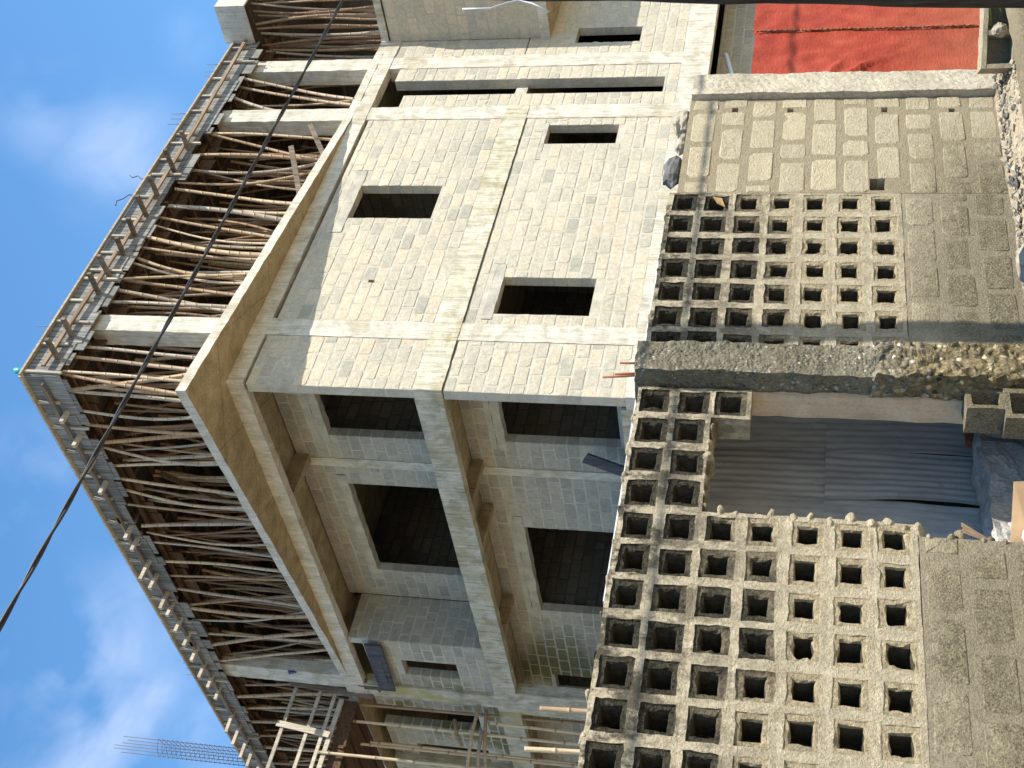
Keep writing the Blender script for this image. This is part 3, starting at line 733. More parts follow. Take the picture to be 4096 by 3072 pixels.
# ------------------------------------------------------------------ left scaffold and slab form
SC = thing('slab_formwork', (15.2, 27.4, 12.2), 'brown timber platform form jutting out at the left end below the top floor', 'formwork')
part_bar('edge_board', (15.24, 27.38, 12.6), (11.5, 27.38, 12.66), .06, .12, 'batten', .9, parent=SC)
part_bar('edge_board', (15.24, 27.5, 12.38), (11.5, 27.5, 12.3), .04, .36, 'rust_board', .5, parent=SC)
mb = MB(); mb.box(11.5, 15.25, 27.55, 31, 12.38, 12.44); mb.build('deck', M['rust_board'], SC)
for k in range(6):
    part_bar('joist', (15.2 - .62 * k, 27.4, 12.25), (15.2 - .62 * k, 31, 12.25), .08, .14, 'rust_board', parent=SC)
for z in (13.9, 13.22, 12.8):
    part_bar('rail', ((15.75, 15.5, 15.4)[(13.9, 13.22, 12.8).index(z)], 27.36, z), (11.5, 27.36, z + .05), .05, .09, 'batten', (.45, .8, 1.)[(13.9, 13.22, 12.8).index(z)], parent=SC)
part_bar('cross_board', (14.36, 27.29, 14.06), (14.19, 27.29, 12.6), .16, .03, 'batten', 1., up=(0, 1, 0), parent=SC)
part_bar('cross_board', (15.5, 27.25, 14.03), (15.34, 27.25, 11.75), .14, .03, 'timber_grey', .5, up=(0, 1, 0), parent=SC)
part_bar('cross_board', (15.6, 27.2, 13.5), (15.92, 27.2, 12.1), .12, .03, 'timber_grey', .6, up=(0, 1, 0), parent=SC)
part_bar('cross_board', (15.93, 27.3, 12.53), (15.2, 27.3, 12.33), .03, .1, 'timber_grey', .7, parent=SC)
for k in range(7):
    part_bar('loose_slat', (15.3 + rr.uniform(0, .5), 26.9 + rr.uniform(-.2, .3), 12.1 - .03 * k), (15.2 + rr.uniform(0, .4), 27.0 + rr.uniform(-.2, .2), 11.2 + rr.uniform(-.3, .3)), .1, .03, 'timber_grey', parent=SC, up=(0, 1, 0))
LONG = bamboo_mesh(40, L=3.35, r=.045, seg=.3)
GS = 'long bamboo scaffold poles at the left end'
for i, (x0, x1, y, zt, lab) in enumerate((
        (15.35, 15.72, 27.75, 12.75, 'long brown bamboo scaffold pole tight against the left column'),
        (14.85, 15.0, 27.7, 12.45, 'shorter bamboo scaffold pole ending under the brown platform form'),
        (14.4, 14.6, 28.0, 12.0, 'orange-brown bamboo scaffold pole in the middle of the left scaffold'),
        (13.7, 14.0, 27.3, 12.75, 'bright pale bamboo scaffold pole, leftmost and nearest'),
        (14.35, 14.55, 29.4, 12.1, 'dim bamboo scaffold pole behind the bright pale one'),
        (14.95, 15.1, 28.9, 12.1, 'dim bamboo scaffold pole behind the crossing sticks'),
        (14.9, 14.93, 27.2, 8.6, 'low bamboo pole whose top ends beside the mossy beam, right of its pair'))):
    prop((x1, y, 0), (x0, y, zt), lab, GS, 'scaffold_pole', LONG, 1.05)
    bpy.context.view_layer.objects
GP = 'sunlit bamboo poles standing just behind the vent block wall'
for p, q, lab in (((10.66, 19.0, -.05), (10.78, 19.0, 5.63), 'sunlit orange bamboo pole rising behind the vent block wall below the mossy corner column'),
                  ((9.95, 19.0, -.05), (10.0, 19.0, 5.76), 'sunlit orange bamboo pole rising behind the vent block wall at the far left')):
    prop(q, p, lab, GP, 'scaffold_pole', BMESH[3], 1.1)
GK = 'crooked sticks lashed across the left scaffold'
for p, q, lab in (((15.5, 27.3, 8.98), (13.6, 27.2, 8.9), 'long crooked pale stick crossing the scaffold poles'),
                  ((14.75, 27.35, 8.78), (13.5, 27.35, 8.62), 'short thick crooked stick beside the long pale one'),
                  ((15.45, 27.6, 8.86), (13.4, 27.6, 8.42), 'dim crooked stick slanting behind the other two'),
                  ((15.0, 27.4, 9.55), (14.3, 27.4, 9.2), 'short brown batten tied between two scaffold poles')):
    m_ = [(p[i] + q[i]) / 2 + (.05 if i == 2 else 0) for i in range(3)]
    one('scaffold_stick', 'bamboo', lab, 'stick', lambda mb: mb.tube([p, m_, q], [.05, .045, .04], 8, .1), GK, loc=q)
one('blue_rag', 'blue', 'small blue plastic rag tied to a prop at the left end', 'rag', lambda mb: mb.rbox(15.25, 15.31, 26.3, 26.38, 13.6, 13.78, step=.04, amp=.05, s=14), loc=(15.25, 26.35, 13.6))
# dark boards in the shaded face
one('dark_door_board', 'dark_board', 'black weathered door board leaning across the narrow window near the left column', 'board', lambda mb: (mb.bar((15.30, 24.75, 11.2), (15.22, 26.65, 11.2), .05, .42, .6), mb.bar((15.26, 25.35, 11.2), (15.2, 26.3, 11.2), .04, .2, 1.)), loc=(15.3, 24.75, 11.2))
one('dark_plank', 'dark_board', 'dark blue-grey plank leaning in the lower gallery by the pilaster', 'plank', lambda mb: mb.bar((16.25, 18.65, 5.6), (16.3, 19.25, 4.5), .05, .28, 1., up=(0, 1, 0)), loc=(16.3, 19.25, 4.5))

# ------------------------------------------------------------------ street wall with vent blocks
YW = 6.0
def vent_lattice(mb, xs, zs, cells, rag=()):
    """cells: set of (i,j). xs, zs cell borders"""
    nper = 5
    def ring(x0, x1, z0, z1, y, amp, s, k):
        pts = []
        for a, b2 in (((x0, z0), (x1, z0)), ((x1, z0), (x1, z1)), ((x1, z1), (x0, z1)), ((x0, z1), (x0, z0))):
            for t in range(nper):
                u = t / nper
                p = (a[0] + (b2[0] - a[0]) * u, y, a[1] + (b2[1] - a[1]) * u)
                v = mnoise.noise_vector(Vector((p[0] * s, k, p[2] * s)))
                pts.append((p[0] + v.x * amp, p[1] + v.y * amp * .5, p[2] + v.z * amp))
        return pts
    n4 = nper * 4
    rnd = random.Random(5)
    for (i, j) in sorted(cells):
        x0, x1, z0, z1 = xs[i], xs[i + 1], zs[j], zs[j + 1]
        cx = (x0 + x1) / 2 + rnd.uniform(-.008, .008); cz = (z0 + z1) / 2 + rnd.uniform(-.008, .008)
        fw, fh = rnd.uniform(.093, .110), rnd.uniform(.088, .104)
        up_ = j >= 4; hw, hh = (rnd.uniform(.060, .069), rnd.uniform(.055, .063)) if up_ else (rnd.uniform(.056, .067), rnd.uniform(.051, .060))
        ch = rnd.choice((.010, .012, .014, .016, .030))
        dp = (.0025, .0025, .003, .004, .006, .007, .008)[min(6, max(0, j))]
        A = ring(x0, x1, z0, z1, YW, .008, 11, 0)
        # broken silhouette where no neighbour stands
        B_ = ring(cx - fw, cx + fw, cz - fh, cz + fh, YW - .001 - rnd.uniform(0, .003), .010, 19, 3 + rnd.random() * 9)
        C_ = ring(cx - fw + .007, cx + fw - .007, cz - fh + .007, cz + fh - .007, YW + dp, .009, 14, 3)
        D_ = ring(cx - hw - .007, cx + hw + .007, cz - hh - .007, cz + hh + .007, YW + dp + .002, ch, 19, 7 + rnd.random())
        E_ = ring(cx - hw, cx + hw, cz - hh, cz + hh, YW + .024, ch * .75, 18, 9 + rnd.random())
        F_ = ring(cx - hw * .72, cx + hw * .72, cz - hh * .72, cz + hh * .72, YW + .20, .004, 9, 11)
        G_ = ring(x0, x1, z0, z1, YW + .20, .008, 9, 0)
        rings = (A, B_, C_, D_, E_, F_, G_)
        o = len(mb.v)
        for rg in rings: mb.v += rg
        t = rnd.random()
        for k in range(6):
            for q in range(n4):
                q2 = (q + 1) % n4
                mb.f.append([o + k * n4 + q, o + k * n4 + q2, o + (k + 1) * n4 + q2, o + (k + 1) * n4 + q])
                mb.t.append(t); mb.m.append(0 if k in (0, 5) else 2 if k == 4 else 1); mb.sm.append(False)
        # outer sides
        for side, (di, dj) in enumerate(((0, -1), (1, 0), (0, 1), (-1, 0))):
            if (i + di, j + dj) in cells: continue
            for q in range(side * nper, (side + 1) * nper):
                q2 = (q + 1) % n4
                mb.f.append([o + q, o + 6 * n4 + q, o + 6 * n4 + q2, o + q2]); mb.t.append(t); mb.m.append(0); mb.sm.append(False)
M['hole'] = flat('vent_hole_shade', (.055, .046, .032), .95, .1, .6, 22, .8)  # shade of the deep holes put into the colour
LM = [M['lat_mortar'], M['lattice'], M['hole']]
ZS = [2.55 - .252 * k for k in range(8)][::-1]
def broken_edge(mb, pts, y0, y1, w):
    """lumps of broken mortar along a ragged edge"""
    rnd = random.Random(8)
    for (x, z) in pts:
        s = w * rnd.uniform(.6, 1.4)
        sx, sz = s * rnd.uniform(1.0, 2.0), s * rnd.uniform(.7, 1.1); nu, nv = 12, 8; vs = []
        for b_ in range(nv + 1):
            th = math.pi * b_ / nv
            for a_ in range(nu):
                ph = 2 * math.pi * a_ / nu
                p = (x + sx * math.sin(th) * math.cos(ph), (y0 + y1) / 2 - .56 * (y1 - y0) * math.copysign(abs(math.cos(th)) ** .6, math.cos(th)), z + sz * math.sin(th) * math.sin(ph))
                vs.append(jit(jit(p, .014, 13), .006, 41))
        mb.add(vs, [(b_ * nu + a_, b_ * nu + (a_ + 1) % nu, (b_ + 1) * nu + (a_ + 1) % nu, (b_ + 1) * nu + a_) for b_ in range(nv) for a_ in range(nu)], .5, 0)
LW = thing('vent_block_wall', (4.0, 6.1, 0), 'weathered vent block wall with rows of square holes, left of the rough concrete pier', 'wall')
XL = [5.89 - .262 * k for k in range(13)][::-1]     # 12 cells, last at the pier
cells = set()
for i in range(12):
    for j in range(7):
        if i < 8 or j >= 5 : cells.add((i, j))
mb = MB(); vent_lattice(mb, XL, ZS, cells); mb.build('vent_blocks', LM, LW)
mb = MB(); vent_lattice(mb, XL, ZS, {(11, 4)})
mb.build('broken_vent_block', LM, LW)
mb = MB(); broken_edge(mb, [(5.55, 2.03), (5.42, 2.045), (5.3, 2.04), (5.12, 2.05), (5.0, 2.045), (4.9, 2.02), (4.86, 1.93), (4.845, 1.84), (4.83, 1.72), (4.86, 1.62), (4.835, 1.5), (4.85, 1.4), (4.82, 1.28), (4.86, 1.16), (4.83, 1.05), (4.84, .95), (4.81, .86), (4.8, .78)], YW, YW + .2, .034)
broken_edge(mb, [(XL[k], 2.552) for k in range(0, 12)], YW, YW + .15, .02)
mb.build('broken_mortar', M['lat_mortar'], LW)
mb = MB(); block_wall(mb, '-Y', YW, 2.74, 4.75, -.2, ZS[0] - .004, course=.25, z_ref=.786 - 4 * .25, length=.44, joint=.045, thick=.2, proud=.003, amp=.008, seed=21)
broken_edge(mb, [(4.75, .72), (4.76, .6), (4.79, .55), (4.75, .42), (4.76, .3), (4.73, .2)], YW, YW + .2, .03)
mb.build('solid_blocks', [M['oldblock'], M['smear']], LW)
mb = MB(); mb.box(2.74, 4.72, 6.36, 6.46, -.2, 2.5); mb.box(2.74, 6.0, 6.21, 6.47, 2.46, 2.5); mb.build('added_dark_leaf', M['conc_shade'], LW)  # unseen leaf and cap added to keep the vent holes dark

RW = thing('street_block_wall', (7.8, 6.1, 0), 'cream block wall with vent holes beside the rough pier and a chipped capping, right of the opening', 'wall')
XR = [6.205 + .2645 * k for k in range(8)]
cells = {(i, j) for i in range(7) for j in range(7)}
mb = MB(); vent_lattice(mb, XR, ZS, cells); mb.build('vent_blocks', LM, RW)
hole = (8.10, 8.24, .90, 1.02)
mb = MB(); block_wall(mb, '-Y', YW, 8.06, 9.38, -.3, 2.49, course=.2475, z_ref=0, length=.46, joint=.050, thick=.2, proud=.004, amp=.007, seed=24,
                      holes=[hole] + [(x, x + .06, z, z + .05) for x, z in ((9.2, 2.08), (9.18, 1.62), (9.17, .86), (9.16, .33))])
mb.build('solid_blocks', [M['oldblock'], M['oldmortar']], RW)
mb = MB(); block_wall(mb, '-Y', YW, 6.19, 8.055, -.3, ZS[0] - .004, course=.25, z_ref=.786 - 5 * .25, length=.42, joint=.045, thick=.2, proud=.003, amp=.007, seed=25)
mb.build('solid_blocks', [M['oldblock'], M['smear']], RW)
mb = MB(); mb.box(6.2, 9.38, 6.36, 6.46, -.3, 2.46); mb.box(6.2, 9.38, 6.19, 6.47, 2.43, 2.47); mb.build('added_dark_leaf', M['conc_shade'], RW)  # added leaf and cap again, darkening the holes from behind
mb = MB(); broken_edge(mb, [(6.3 + .16 * k + .02 * math.sin(k * 3), 2.54) for k in range(11)], YW, YW + .16, .022); mb.build('broken_mortar', M['lat_mortar'], RW)

def dense_block(mb, x0, x1, y0, y1, z0, z1, step, amp, s, amp2=0, s2=1):
    base = len(mb.v); mb.rbox(x0, x1, y0, y1, z0, z1, step=step, amp=amp, s=s)
    if amp2:
        for i in range(base, len(mb.v)):
            mb.v[i] = jit(mb.v[i], amp2, s2)
PR = thing('gate_pier', (6.05, 6.0, 0), 'rough gravelly concrete pier stained black at its top between opening and block wall', 'pier')
mb = MB(); dense_block(mb, 5.925, 6.205, 5.865, 6.2, 1.02, 2.58, .020, .010, 22, .014, 5); mb.build('upper_shaft', M['agg'], PR)
mb = MB(); dense_block(mb, 5.915, 6.215, 5.83, 6.2, -.3, 1.03, .016, .026, 20, .025, 6); mb.build('lower_shaft', M['agg_big'], PR)
rb = random.Random(4)
for x, h in ((5.99, .14), (5.955, .22), (6.1, .12)):
    mb = MB(); mb.tube([(x, 5.98 + rb.uniform(-.04, .08), 2.5), (x - .01, 5.98, 2.58 + h)], .009, 6); mb.build('rusty_bar', M['rebar_rust'], PR)
one('concrete_post', 'post', 'pale chiselled concrete post between block wall and red metal sheet', 'post', lambda mb: dense_block(mb, 9.385, 9.69, 5.935, 6.2, -.3, 2.48, .03, .006, 30, .01, 4), loc=(9.54, 6.05, 0))
# jamb wall and things inside the opening
JW = one('jamb_wall', 'plaster', 'short cracked tan plaster return wall inside the opening behind the pier', 'wall', lambda mb: mb.rbox(5.895, 6.18, 6.04, 6.245, .0, 2.42, step=.06, amp=.012, s=6), loc=(6.0, 6.1, 0))
def tin(label, xa, xb, za, zb, y, bow, edge, ph):
    """corrugated sheet xa..xb, za..zb hung near plane y. edge(z) shifts its borders"""
    mb = MB(); nx, nz = 44, 24; vs = []
    for j in range(nz + 1):
        t = j / nz; z = za + (zb - za) * t
        el, er = edge(t)
        for i in range(nx + 1):
            s = i / nx
            x = xa + el + (xb + er - xa - el) * s
            yy_ = y + .0035 * math.sin((s * (xb - xa)) / .066 * 2 * math.pi + ph) - bow * math.sin(math.pi * t) * (1 - s) ** 2
            yy_ += .016 * mnoise.noise(Vector((x * 3.5, z * 2.5, ph))) + .006 * mnoise.noise(Vector((x * 11, z * 5, ph)))
            vs.append((x, yy_, z))
    fs = [(j * (nx + 1) + i, j * (nx + 1) + i + 1, (j + 1) * (nx + 1) + i + 1, (j + 1) * (nx + 1) + i) for j in range(nz) for i in range(nx)]
    mb.add(vs, fs, .5, 0, True)
    mb.add([(a, b2 + .0015, c) for a, b2, c in vs], [f[::-1] for f in fs], .5, 0, True)
    o = mb.build('tin_sheet', M['tin'], loc=((xa + xb) / 2, y, za)); return tag(o, label, 'metal sheet', 'corrugated sheets closing the opening')
tin('upper right corrugated grey metal sheet, beside the plaster jamb', 6.67, 7.2, 1.245, 2.62, 7.40, .03, lambda t: (-.09 + .09 * (1 - t) ** 2, 0), 0)
tin('upper middle corrugated grey metal sheet', 6.19, 6.70, 1.25, 2.62, 7.425, .0, lambda t: (0, -.10 * max(0, t - .3) ** 1.5), 1)
tin('upper left corrugated grey metal sheet under the broken vent blocks', 5.2, 6.22, 1.255, 2.62, 7.45, 0, lambda t: (0, -.03 * t), 2)
tin('lower right corrugated grey metal sheet, its edge bowed open', 6.64, 7.2, -.1, 1.27, 7.385, .05, lambda t: (-.04 + .012 * math.sin(math.pi * t), 0), 3)
tin('lower middle corrugated grey metal sheet, crumpled at its foot', 6.16, 6.69, -.1, 1.275, 7.41, .03, lambda t: (.02 * math.sin(3 * t), -.05 * (1 - t)), 4)
tin('lower left corrugated grey metal sheet above the twigs', 5.2, 6.21, -.1, 1.28, 7.435, 0, lambda t: (0, -.05 * (1 - t) ** 2), 5)
mb = MB(); mb.box(5.0, 7.4, 7.62, 7.66, -.2, 2.6); tag(mb.build('added_backing', M['conc_shade']), 'dark panel added behind the metal sheets so their gaps look shaded', 'panel')  # added dark panel standing in for shade behind the gaps
mb = MB(); mb.box(4.3, 7.6, 6.24, 7.8, 2.56, 2.6); mb.box(7.25, 7.3, 6.5, 7.62, -.2, 2.56); tag(mb.build('added_shade_roof', M['tin']), 'unseen metal sheet roof added to keep sun off the sheets in the opening', 'roof')  # added roof and side panel, out of view, shading the metal sheets
# hollow blocks against the jamb
def hollow(name, label, loc, rot, L=.42, W=.2, H=.22, mat='oldblock', web=1, group=None):
    mb = MB(); t = .035
    def bx(a, b2, c, d, e, f): mb.rbox(a, b2, c, d, e, f, step=.05, amp=.006, s=12)
    bx(-L / 2, L / 2, -W / 2, -W / 2 + t, 0, H); bx(-L / 2, L / 2, W / 2 - t, W / 2, 0, H)
    for x in ([-L / 2, 0 - t / 2, L / 2 - t] if web else [-L / 2, L / 2 - t]):
        bx(x, x + t, -W / 2 + t - .002, W / 2 - t + .002, .002, H - .002)
    if web: bx(-L / 2 + .002, L / 2 - .002, -W / 2 + .002, W / 2 - .002, .004, .03)
    o = mb.build(name, M[mat]); o.location = loc; o.rotation_euler = rot
    return tag(o, label, 'block', group)
hollow('hollow_block', 'broken hollow block on edge against the jamb, upper of two', (5.79, 6.12, .345), (R(90), R(90), R(8)), .24, .2, .2, web=0)
hollow('hollow_block', 'broken hollow block on edge against the jamb, lower of two', (5.78, 6.10, .11), (R(90), R(90), R(-4)), .26, .24, .2, web=0)
one('mortar_heap', 'rag', 'rough grey heap of dried mortar at the foot of the metal sheets', 'mortar heap', lambda mb: dense_block(mb, 5.35, 6.55, 6.8, 7.25, -.15, .24, .04, .03, 12, .07, 3.2), loc=(6, 7, 0))
one('rusty_lump', 'rebar_rust', 'small rusty brown lump on the mortar heap', 'scrap', lambda mb: dense_block(mb, 6.42, 6.56, 6.98, 7.05, .16, .30, .02, .02, 22), loc=(6.5, 7.0, .2))
TW = thing('twig_bundle', (5.22, 6.6, .1), 'small tied bundle of brown twigs leaning by the broken wall end', 'twigs')
mb = MB()
for k in range(12):
    a = rb.uniform(-.03, .03); mb.tube([(5.12 + a * .5, 6.6 + a, .12), (5.22 + a * .3, 6.6, .28), (5.33 + a * 1.6, 6.6 + rb.uniform(-.03, .03), .44)], .006, 5)
mb.build('twigs', M['twig'], TW)
mb = MB(); mb.tube([(5.21, 6.6, .265), (5.235, 6.6, .29)], .028, 8); mb.build('tie', M['twig'], TW)
BXo = thing('cardboard_box', (5.0, 6.0, 0), 'crushed tan cardboard box lit by sun at the foot of the opening', 'box')
mb = MB(); T_ = Matrix.Translation((5.0, 6.12, -.07)) @ Matrix.Rotation(R(-14), 4, 'Z') @ Matrix.Rotation(R(8), 4, 'Y')
mb.box(-.20, .20, -.10, .10, .0, .20, mat=T_); mb.build('carton', M['card'], BXo)
mb = MB(); mb.add([tuple(T_ @ Vector(p)) for p in ((-.20, -.105, .20), (.20, -.105, .20), (.15, -.14, .33), (-.24, -.12, .31), (-.20, -.10, .202), (.20, -.10, .202), (.15, -.135, .33), (-.24, -.115, .31))], [(0, 1, 2, 3), (7, 6, 5, 4), (0, 3, 7, 4), (1, 5, 6, 2), (3, 2, 6, 7)]); mb.build('flap', M['card'], BXo)
one('plastic_bag', 'bagwhite', 'crumpled pale blue-white plastic scrap beside the cardboard box', 'plastic bag', lambda mb: dense_block(mb, 4.7, 4.80, 5.96, 6.0, .10, .20, .02, .025, 16), loc=(4.76, 5.96, .12))

# stones on the wall
def stone(label, c, r, mat='stone', sq=(1, 1, 1), seed=0, name='stone', group=None):
    mb = MB(); nu, nv = 14, 9; vs = []
    for j in range(nv + 1):
        th = math.pi * j / nv
        for i in range(nu):
            ph = 2 * math.pi * i / nu
            d = Vector((math.sin(th) * math.cos(ph), math.sin(th) * math.sin(ph), math.cos(th)))
            k = r * (1 + .35 * mnoise.noise(d * 1.6 + Vector((seed * 3.1, 0, 0))) + .12 * mnoise.noise(d * 5 + Vector((seed, 2, 0))))
            vs.append((c[0] + d.x * k * sq[0], c[1] + d.y * k * sq[1], c[2] + d.z * k * sq[2]))
    fs = [(j * nu + i, (j + 1) * nu + i, (j + 1) * nu + (i + 1) % nu, j * nu + (i + 1) % nu) for j in range(nv) for i in range(nu)]
    mb.add(vs, fs, .5, 0, False); o = mb.build(name, M[mat], loc=c)
    return tag(o, label, 'stone', group)
stone('pale chunk of broken block on top of the wall beside the post', (9.15, 6.08, 2.55), .11, 'stone', (1.5, .8, .7), 1)
stone('second pale chunk on top of the wall, next to the dark stone', (8.85, 6.08, 2.53), .09, 'stone', (1.4, .8, .6), 2)
stone('dark grey stone on top of the wall', (8.45, 6.08, 2.56), .12, 'stone_dark', (1.7, .8, .7), 3)
stone('big pale rock lying in the street in front of the block wall', (6.78, 5.62, -.02), .17, 'stone', (1.5, .9, .75), 4)
stone('dark rock behind the big pale rock in the street', (6.42, 5.68, -.06), .14, 'stone_dark', (1.2, .9, .8), 5)
stone('white pebble beside the hollow block in the street', (9.35, 5.38, .06), .06, 'stone', (1, 1, .9), 6)
one('dry_leaf', 'leaf', 'dry yellow leaf caught in a vent hole of the top rows', 'leaf', lambda mb: mb.add([(7.86, 5.985, 2.10), (7.95, 5.97, 2.13), (7.99, 5.985, 2.20), (7.90, 5.98, 2.16), (7.86, 5.99, 2.102), (7.95, 5.975, 2.132), (7.99, 5.99, 2.202), (7.90, 5.985, 2.162)], [(0, 1, 2, 3), (7, 6, 5, 4), (0, 4, 5, 1), (1, 5, 6, 2), (2, 6, 7, 3), (3, 7, 4, 0)]), loc=(7.9, 5.98, 2.1))

# ------------------------------------------------------------------ red sheet fence
RG = thing('red_metal_fence', (10.9, 6.36, 0), 'dented red painted metal sheet fence with a vertical riveted seam', 'fence')
def red_sheet(xa, xb, za, zb, y, seed, hole=None):
    mb = MB(); nx, nz = 40, 90; vs = []
    for j in range(nz + 1):
        for i in range(nx + 1):
            x = xa + (xb - xa) * i / nx; z = za + (zb - za) * j / nz
            yv = y + .020 * mnoise.noise(Vector((x * 2.2, z * 1.3, seed))) + .012 * mnoise.noise(Vector((x * 6 + z * 3, z * 5 - x * 3, seed))) + .004 * mnoise.noise(Vector((x * 18, z * 12, seed)))
            # folded dents running up to the seam
            for (dx, dz, sl) in ((10.45, 1.05, .9), (10.4, 1.3, .55), (10.5, .95, 1.3)):
                d = (z - dz) - sl * -(x - dx); yv += -.03 * math.exp(-(d / .035) ** 2) * math.exp(-((x - dx) / .22) ** 2) * (1 if xa < 10.7 else .35)
            vs.append((x, yv, z))
    fs = []
    for j in range(nz):
        for i in range(nx):
            if hole:
                x = xa + (xb - xa) * (i + .5) / nx; z = za + (zb - za) * (j + .5) / nz
                if ((x - hole[0]) / hole[2]) ** 2 + ((z - hole[1]) / hole[3]) ** 2 < 1 + .4 * math.sin(9 * x + 7 * z): continue
            fs.append((j * (nx + 1) + i, j * (nx + 1) + i + 1, (j + 1) * (nx + 1) + i + 1, (j + 1) * (nx + 1) + i))
    mb.add(vs, fs, .5, 0, True); mb.add([(a, b2 + .002, c) for a, b2, c in vs], [f[::-1] for f in fs], .5, 0, True)
    return mb.build('sheet', M['red'], RG)
red_sheet(9.6, 11.14, -.5, 2.03, 6.36, 1, (10.27, 1.36, .07, .05))
red_sheet(11.12, 12.6, -.5, 2.05, 6.372, 4)
mb = MB()
mb.rbox(11.112, 11.13, 6.334, 6.352, -.3, 2.02, step=.012, amp=.012, s=42)
mb.build('riveted_seam', M['rebar_rust'], RG)
mb = MB(); mb.box(9.6, 12.6, 6.42, 6.47, 1.9, 1.96); mb.build('rail', M['rebar_rust'], RG)
one('white_pipe', 'pipe', 'thin white pipe slanting down above the red metal fence', 'pipe', lambda mb: mb.tube([(28.0, 16.6, 3.55), (26.6, 16.6, 3.25), (25.2, 16.8, 3.1)], .06, 8), loc=(26.6, 16.6, 3.2))
hollow('hollow_block', 'grey hollow block standing in the street gravel before the red fence', (9.52, 5.55, .05), (R(90), R(0), R(-48)), .56, .26, .24, 'oldblock')
def grass(label, c, n, h, seed):
    rg = random.Random(seed); mb = MB()
    for k in range(n):
        a = rg.uniform(0, 6.28); l = h * rg.uniform(.6, 1.1); d = Vector((math.cos(a), math.sin(a), 0)); s = Vector((-d.y, d.x, 0)) * .006
        p0 = Vector(c) + d * .02; p1 = p0 + d * l * .35 + Vector((0, 0, l * .75)); p2 = p1 + d * l * .5 + Vector((0, 0, -.05 * l))
        vs = [p0 - s, p0 + s, p1 - s, p1 + s, p2]; up = Vector((0, 0, .002))
        mb.add(vs, [(0, 1, 3, 2), (2, 3, 4)]); mb.add([v + up for v in vs], [(2, 3, 1, 0), (4, 3, 2)])
    return tag(mb.build('grass_tuft', M['grass'], loc=c), label, 'grass')
grass('bright green grass tuft beside the hollow block at the red fence', (9.45, 5.08, -.1), 26, .32, 2)

# ------------------------------------------------------------------ ground
mb = MB(); nx = 60
vs = []; xsG = [-60 + 6 * i for i in range(0, 11)] + [2 + .25 * i for i in range(0, 41)] + [14 + 8 * i for i in range(0, 12)]
ysG = [-60 + 8 * i for i in range(0, 8)] + [2.5 + .25 * i for i in range(0, 17)] + [8 + 8 * i for i in range(0, 12)]
for yv in ysG:
    for xv in xsG:
        near = 2 <= xv <= 12 and 2.5 <= yv <= 6.5
        z = -.08 + (.03 * mnoise.noise(Vector((xv * 2.1, yv * 2.1, 0))) if near else 0)
        if near: z += .09 * math.exp(-((yv - 5.95) / .3) ** 2) * (1 if xv < 9.8 else .3)
        vs.append((xv, yv, z))
W_ = len(xsG)
mb.add(vs, [(j * W_ + i, j * W_ + i + 1, (j + 1) * W_ + i + 1, (j + 1) * W_ + i) for j in range(len(ysG) - 1) for i in range(W_ - 1)], .5, 0, True)
structure(mb.build('ground', M['dirt']))
mb = MB(); rs = random.Random(12)
for k in range(1500):
    x = rs.uniform(6.2, 11.2); yv = 5.93 - abs(rs.gauss(0, .22)); s = rs.uniform(.006, .022) if rs.random() < .93 else rs.uniform(.022, .045)
    z = -.08 + .09 * math.exp(-((yv - 5.95) / .3) ** 2) * (1 if x < 9.8 else .3)
    q = [Vector((rs.uniform(-1, 1), rs.uniform(-1, 1), rs.uniform(-1, 1))).normalized() * s * .3 for _ in range(6)]
    c = Vector((x, yv, z + s * .3))
    o = [c + Vector(d) * s + q[i] for i, d in enumerate(((1, 0, 0), (-1, 0, 0), (0, 1, 0), (0, -1, 0), (0, 0, .8), (0, 0, -.8)))]
    mb.add(o, [(0, 2, 4), (2, 1, 4), (1, 3, 4), (3, 0, 4), (2, 0, 5), (1, 2, 5), (3, 1, 5), (0, 3, 5)], rs.random(), rs.choice((0, 0, 1)))
tag(mb.build('gravel', [M['stone'], M['stone_dark']]), 'loose gravel along the foot of the block wall', 'gravel', kind='stuff')
mb = MB(); mb.rbox(6.0, 10.2, 4.75, 5.05, -.2, .08, step=.12, amp=.02, s=5)
structure(mb.build('kerb', M['oldmortar']))

# ------------------------------------------------------------------ pole and cable
PO = thing('utility_pole', (7.35, 3.95, 0), 'dark rough wooden utility pole at the right edge of the view', 'pole')
mb = MB(); pts = []; rad = []
P0, P1 = Vector((7.435, 4.04, -.5)), Vector((7.36, 3.66, 6.6))
for k in range(60):
    t = k / 59; p = P0 + (P1 - P0) * t
    pts.append((p.x + .010 * math.sin(t * 11), p.y + .010 * math.cos(t * 8), p.z)); rad.append(.118 - .03 * t + .006 * math.sin(t * 37))
mb.tube(pts, rad, 18); o_ = mb.build('shaft', M['pole'], PO)
me = o_.data
for v in me.vertices:
    w = mnoise.noise_vector(Vector((v.co.x * 14, v.co.y * 14, v.co.z * 4))); v.co += w * .012
mb = MB(); mb.tube([(7.109, 3.84, 3.688), (7.104, 3.84, 3.504), (7.162, 3.84, 3.417), (7.199, 3.84, 3.342), (7.15, 3.84, 3.235), (7.042, 3.84, 3.111)], .006, 6); mb.build('loose_wire', M['wire'], PO)
CB = thing('overhead_cable', (6, 4.44, 5.0), 'black twisted overhead cable crossing the sky in front of the building', 'cable')
for s in (0, 1):
    mb = MB(); pts = []
    for k in range(260):
        t = k / 259; x = 13 - 17 * t; a = x * 9 + s * math.pi
        z = 5.03 - .02 * math.sin(math.pi * min(1, max(0, (8.4 - x) / 8)))
        pts.append((x, 4.44 + .0065 * math.cos(a), z + .0065 * math.sin(a)))
    mb.tube(pts, .008, 6); mb.build('strand', M['cable'], CB)

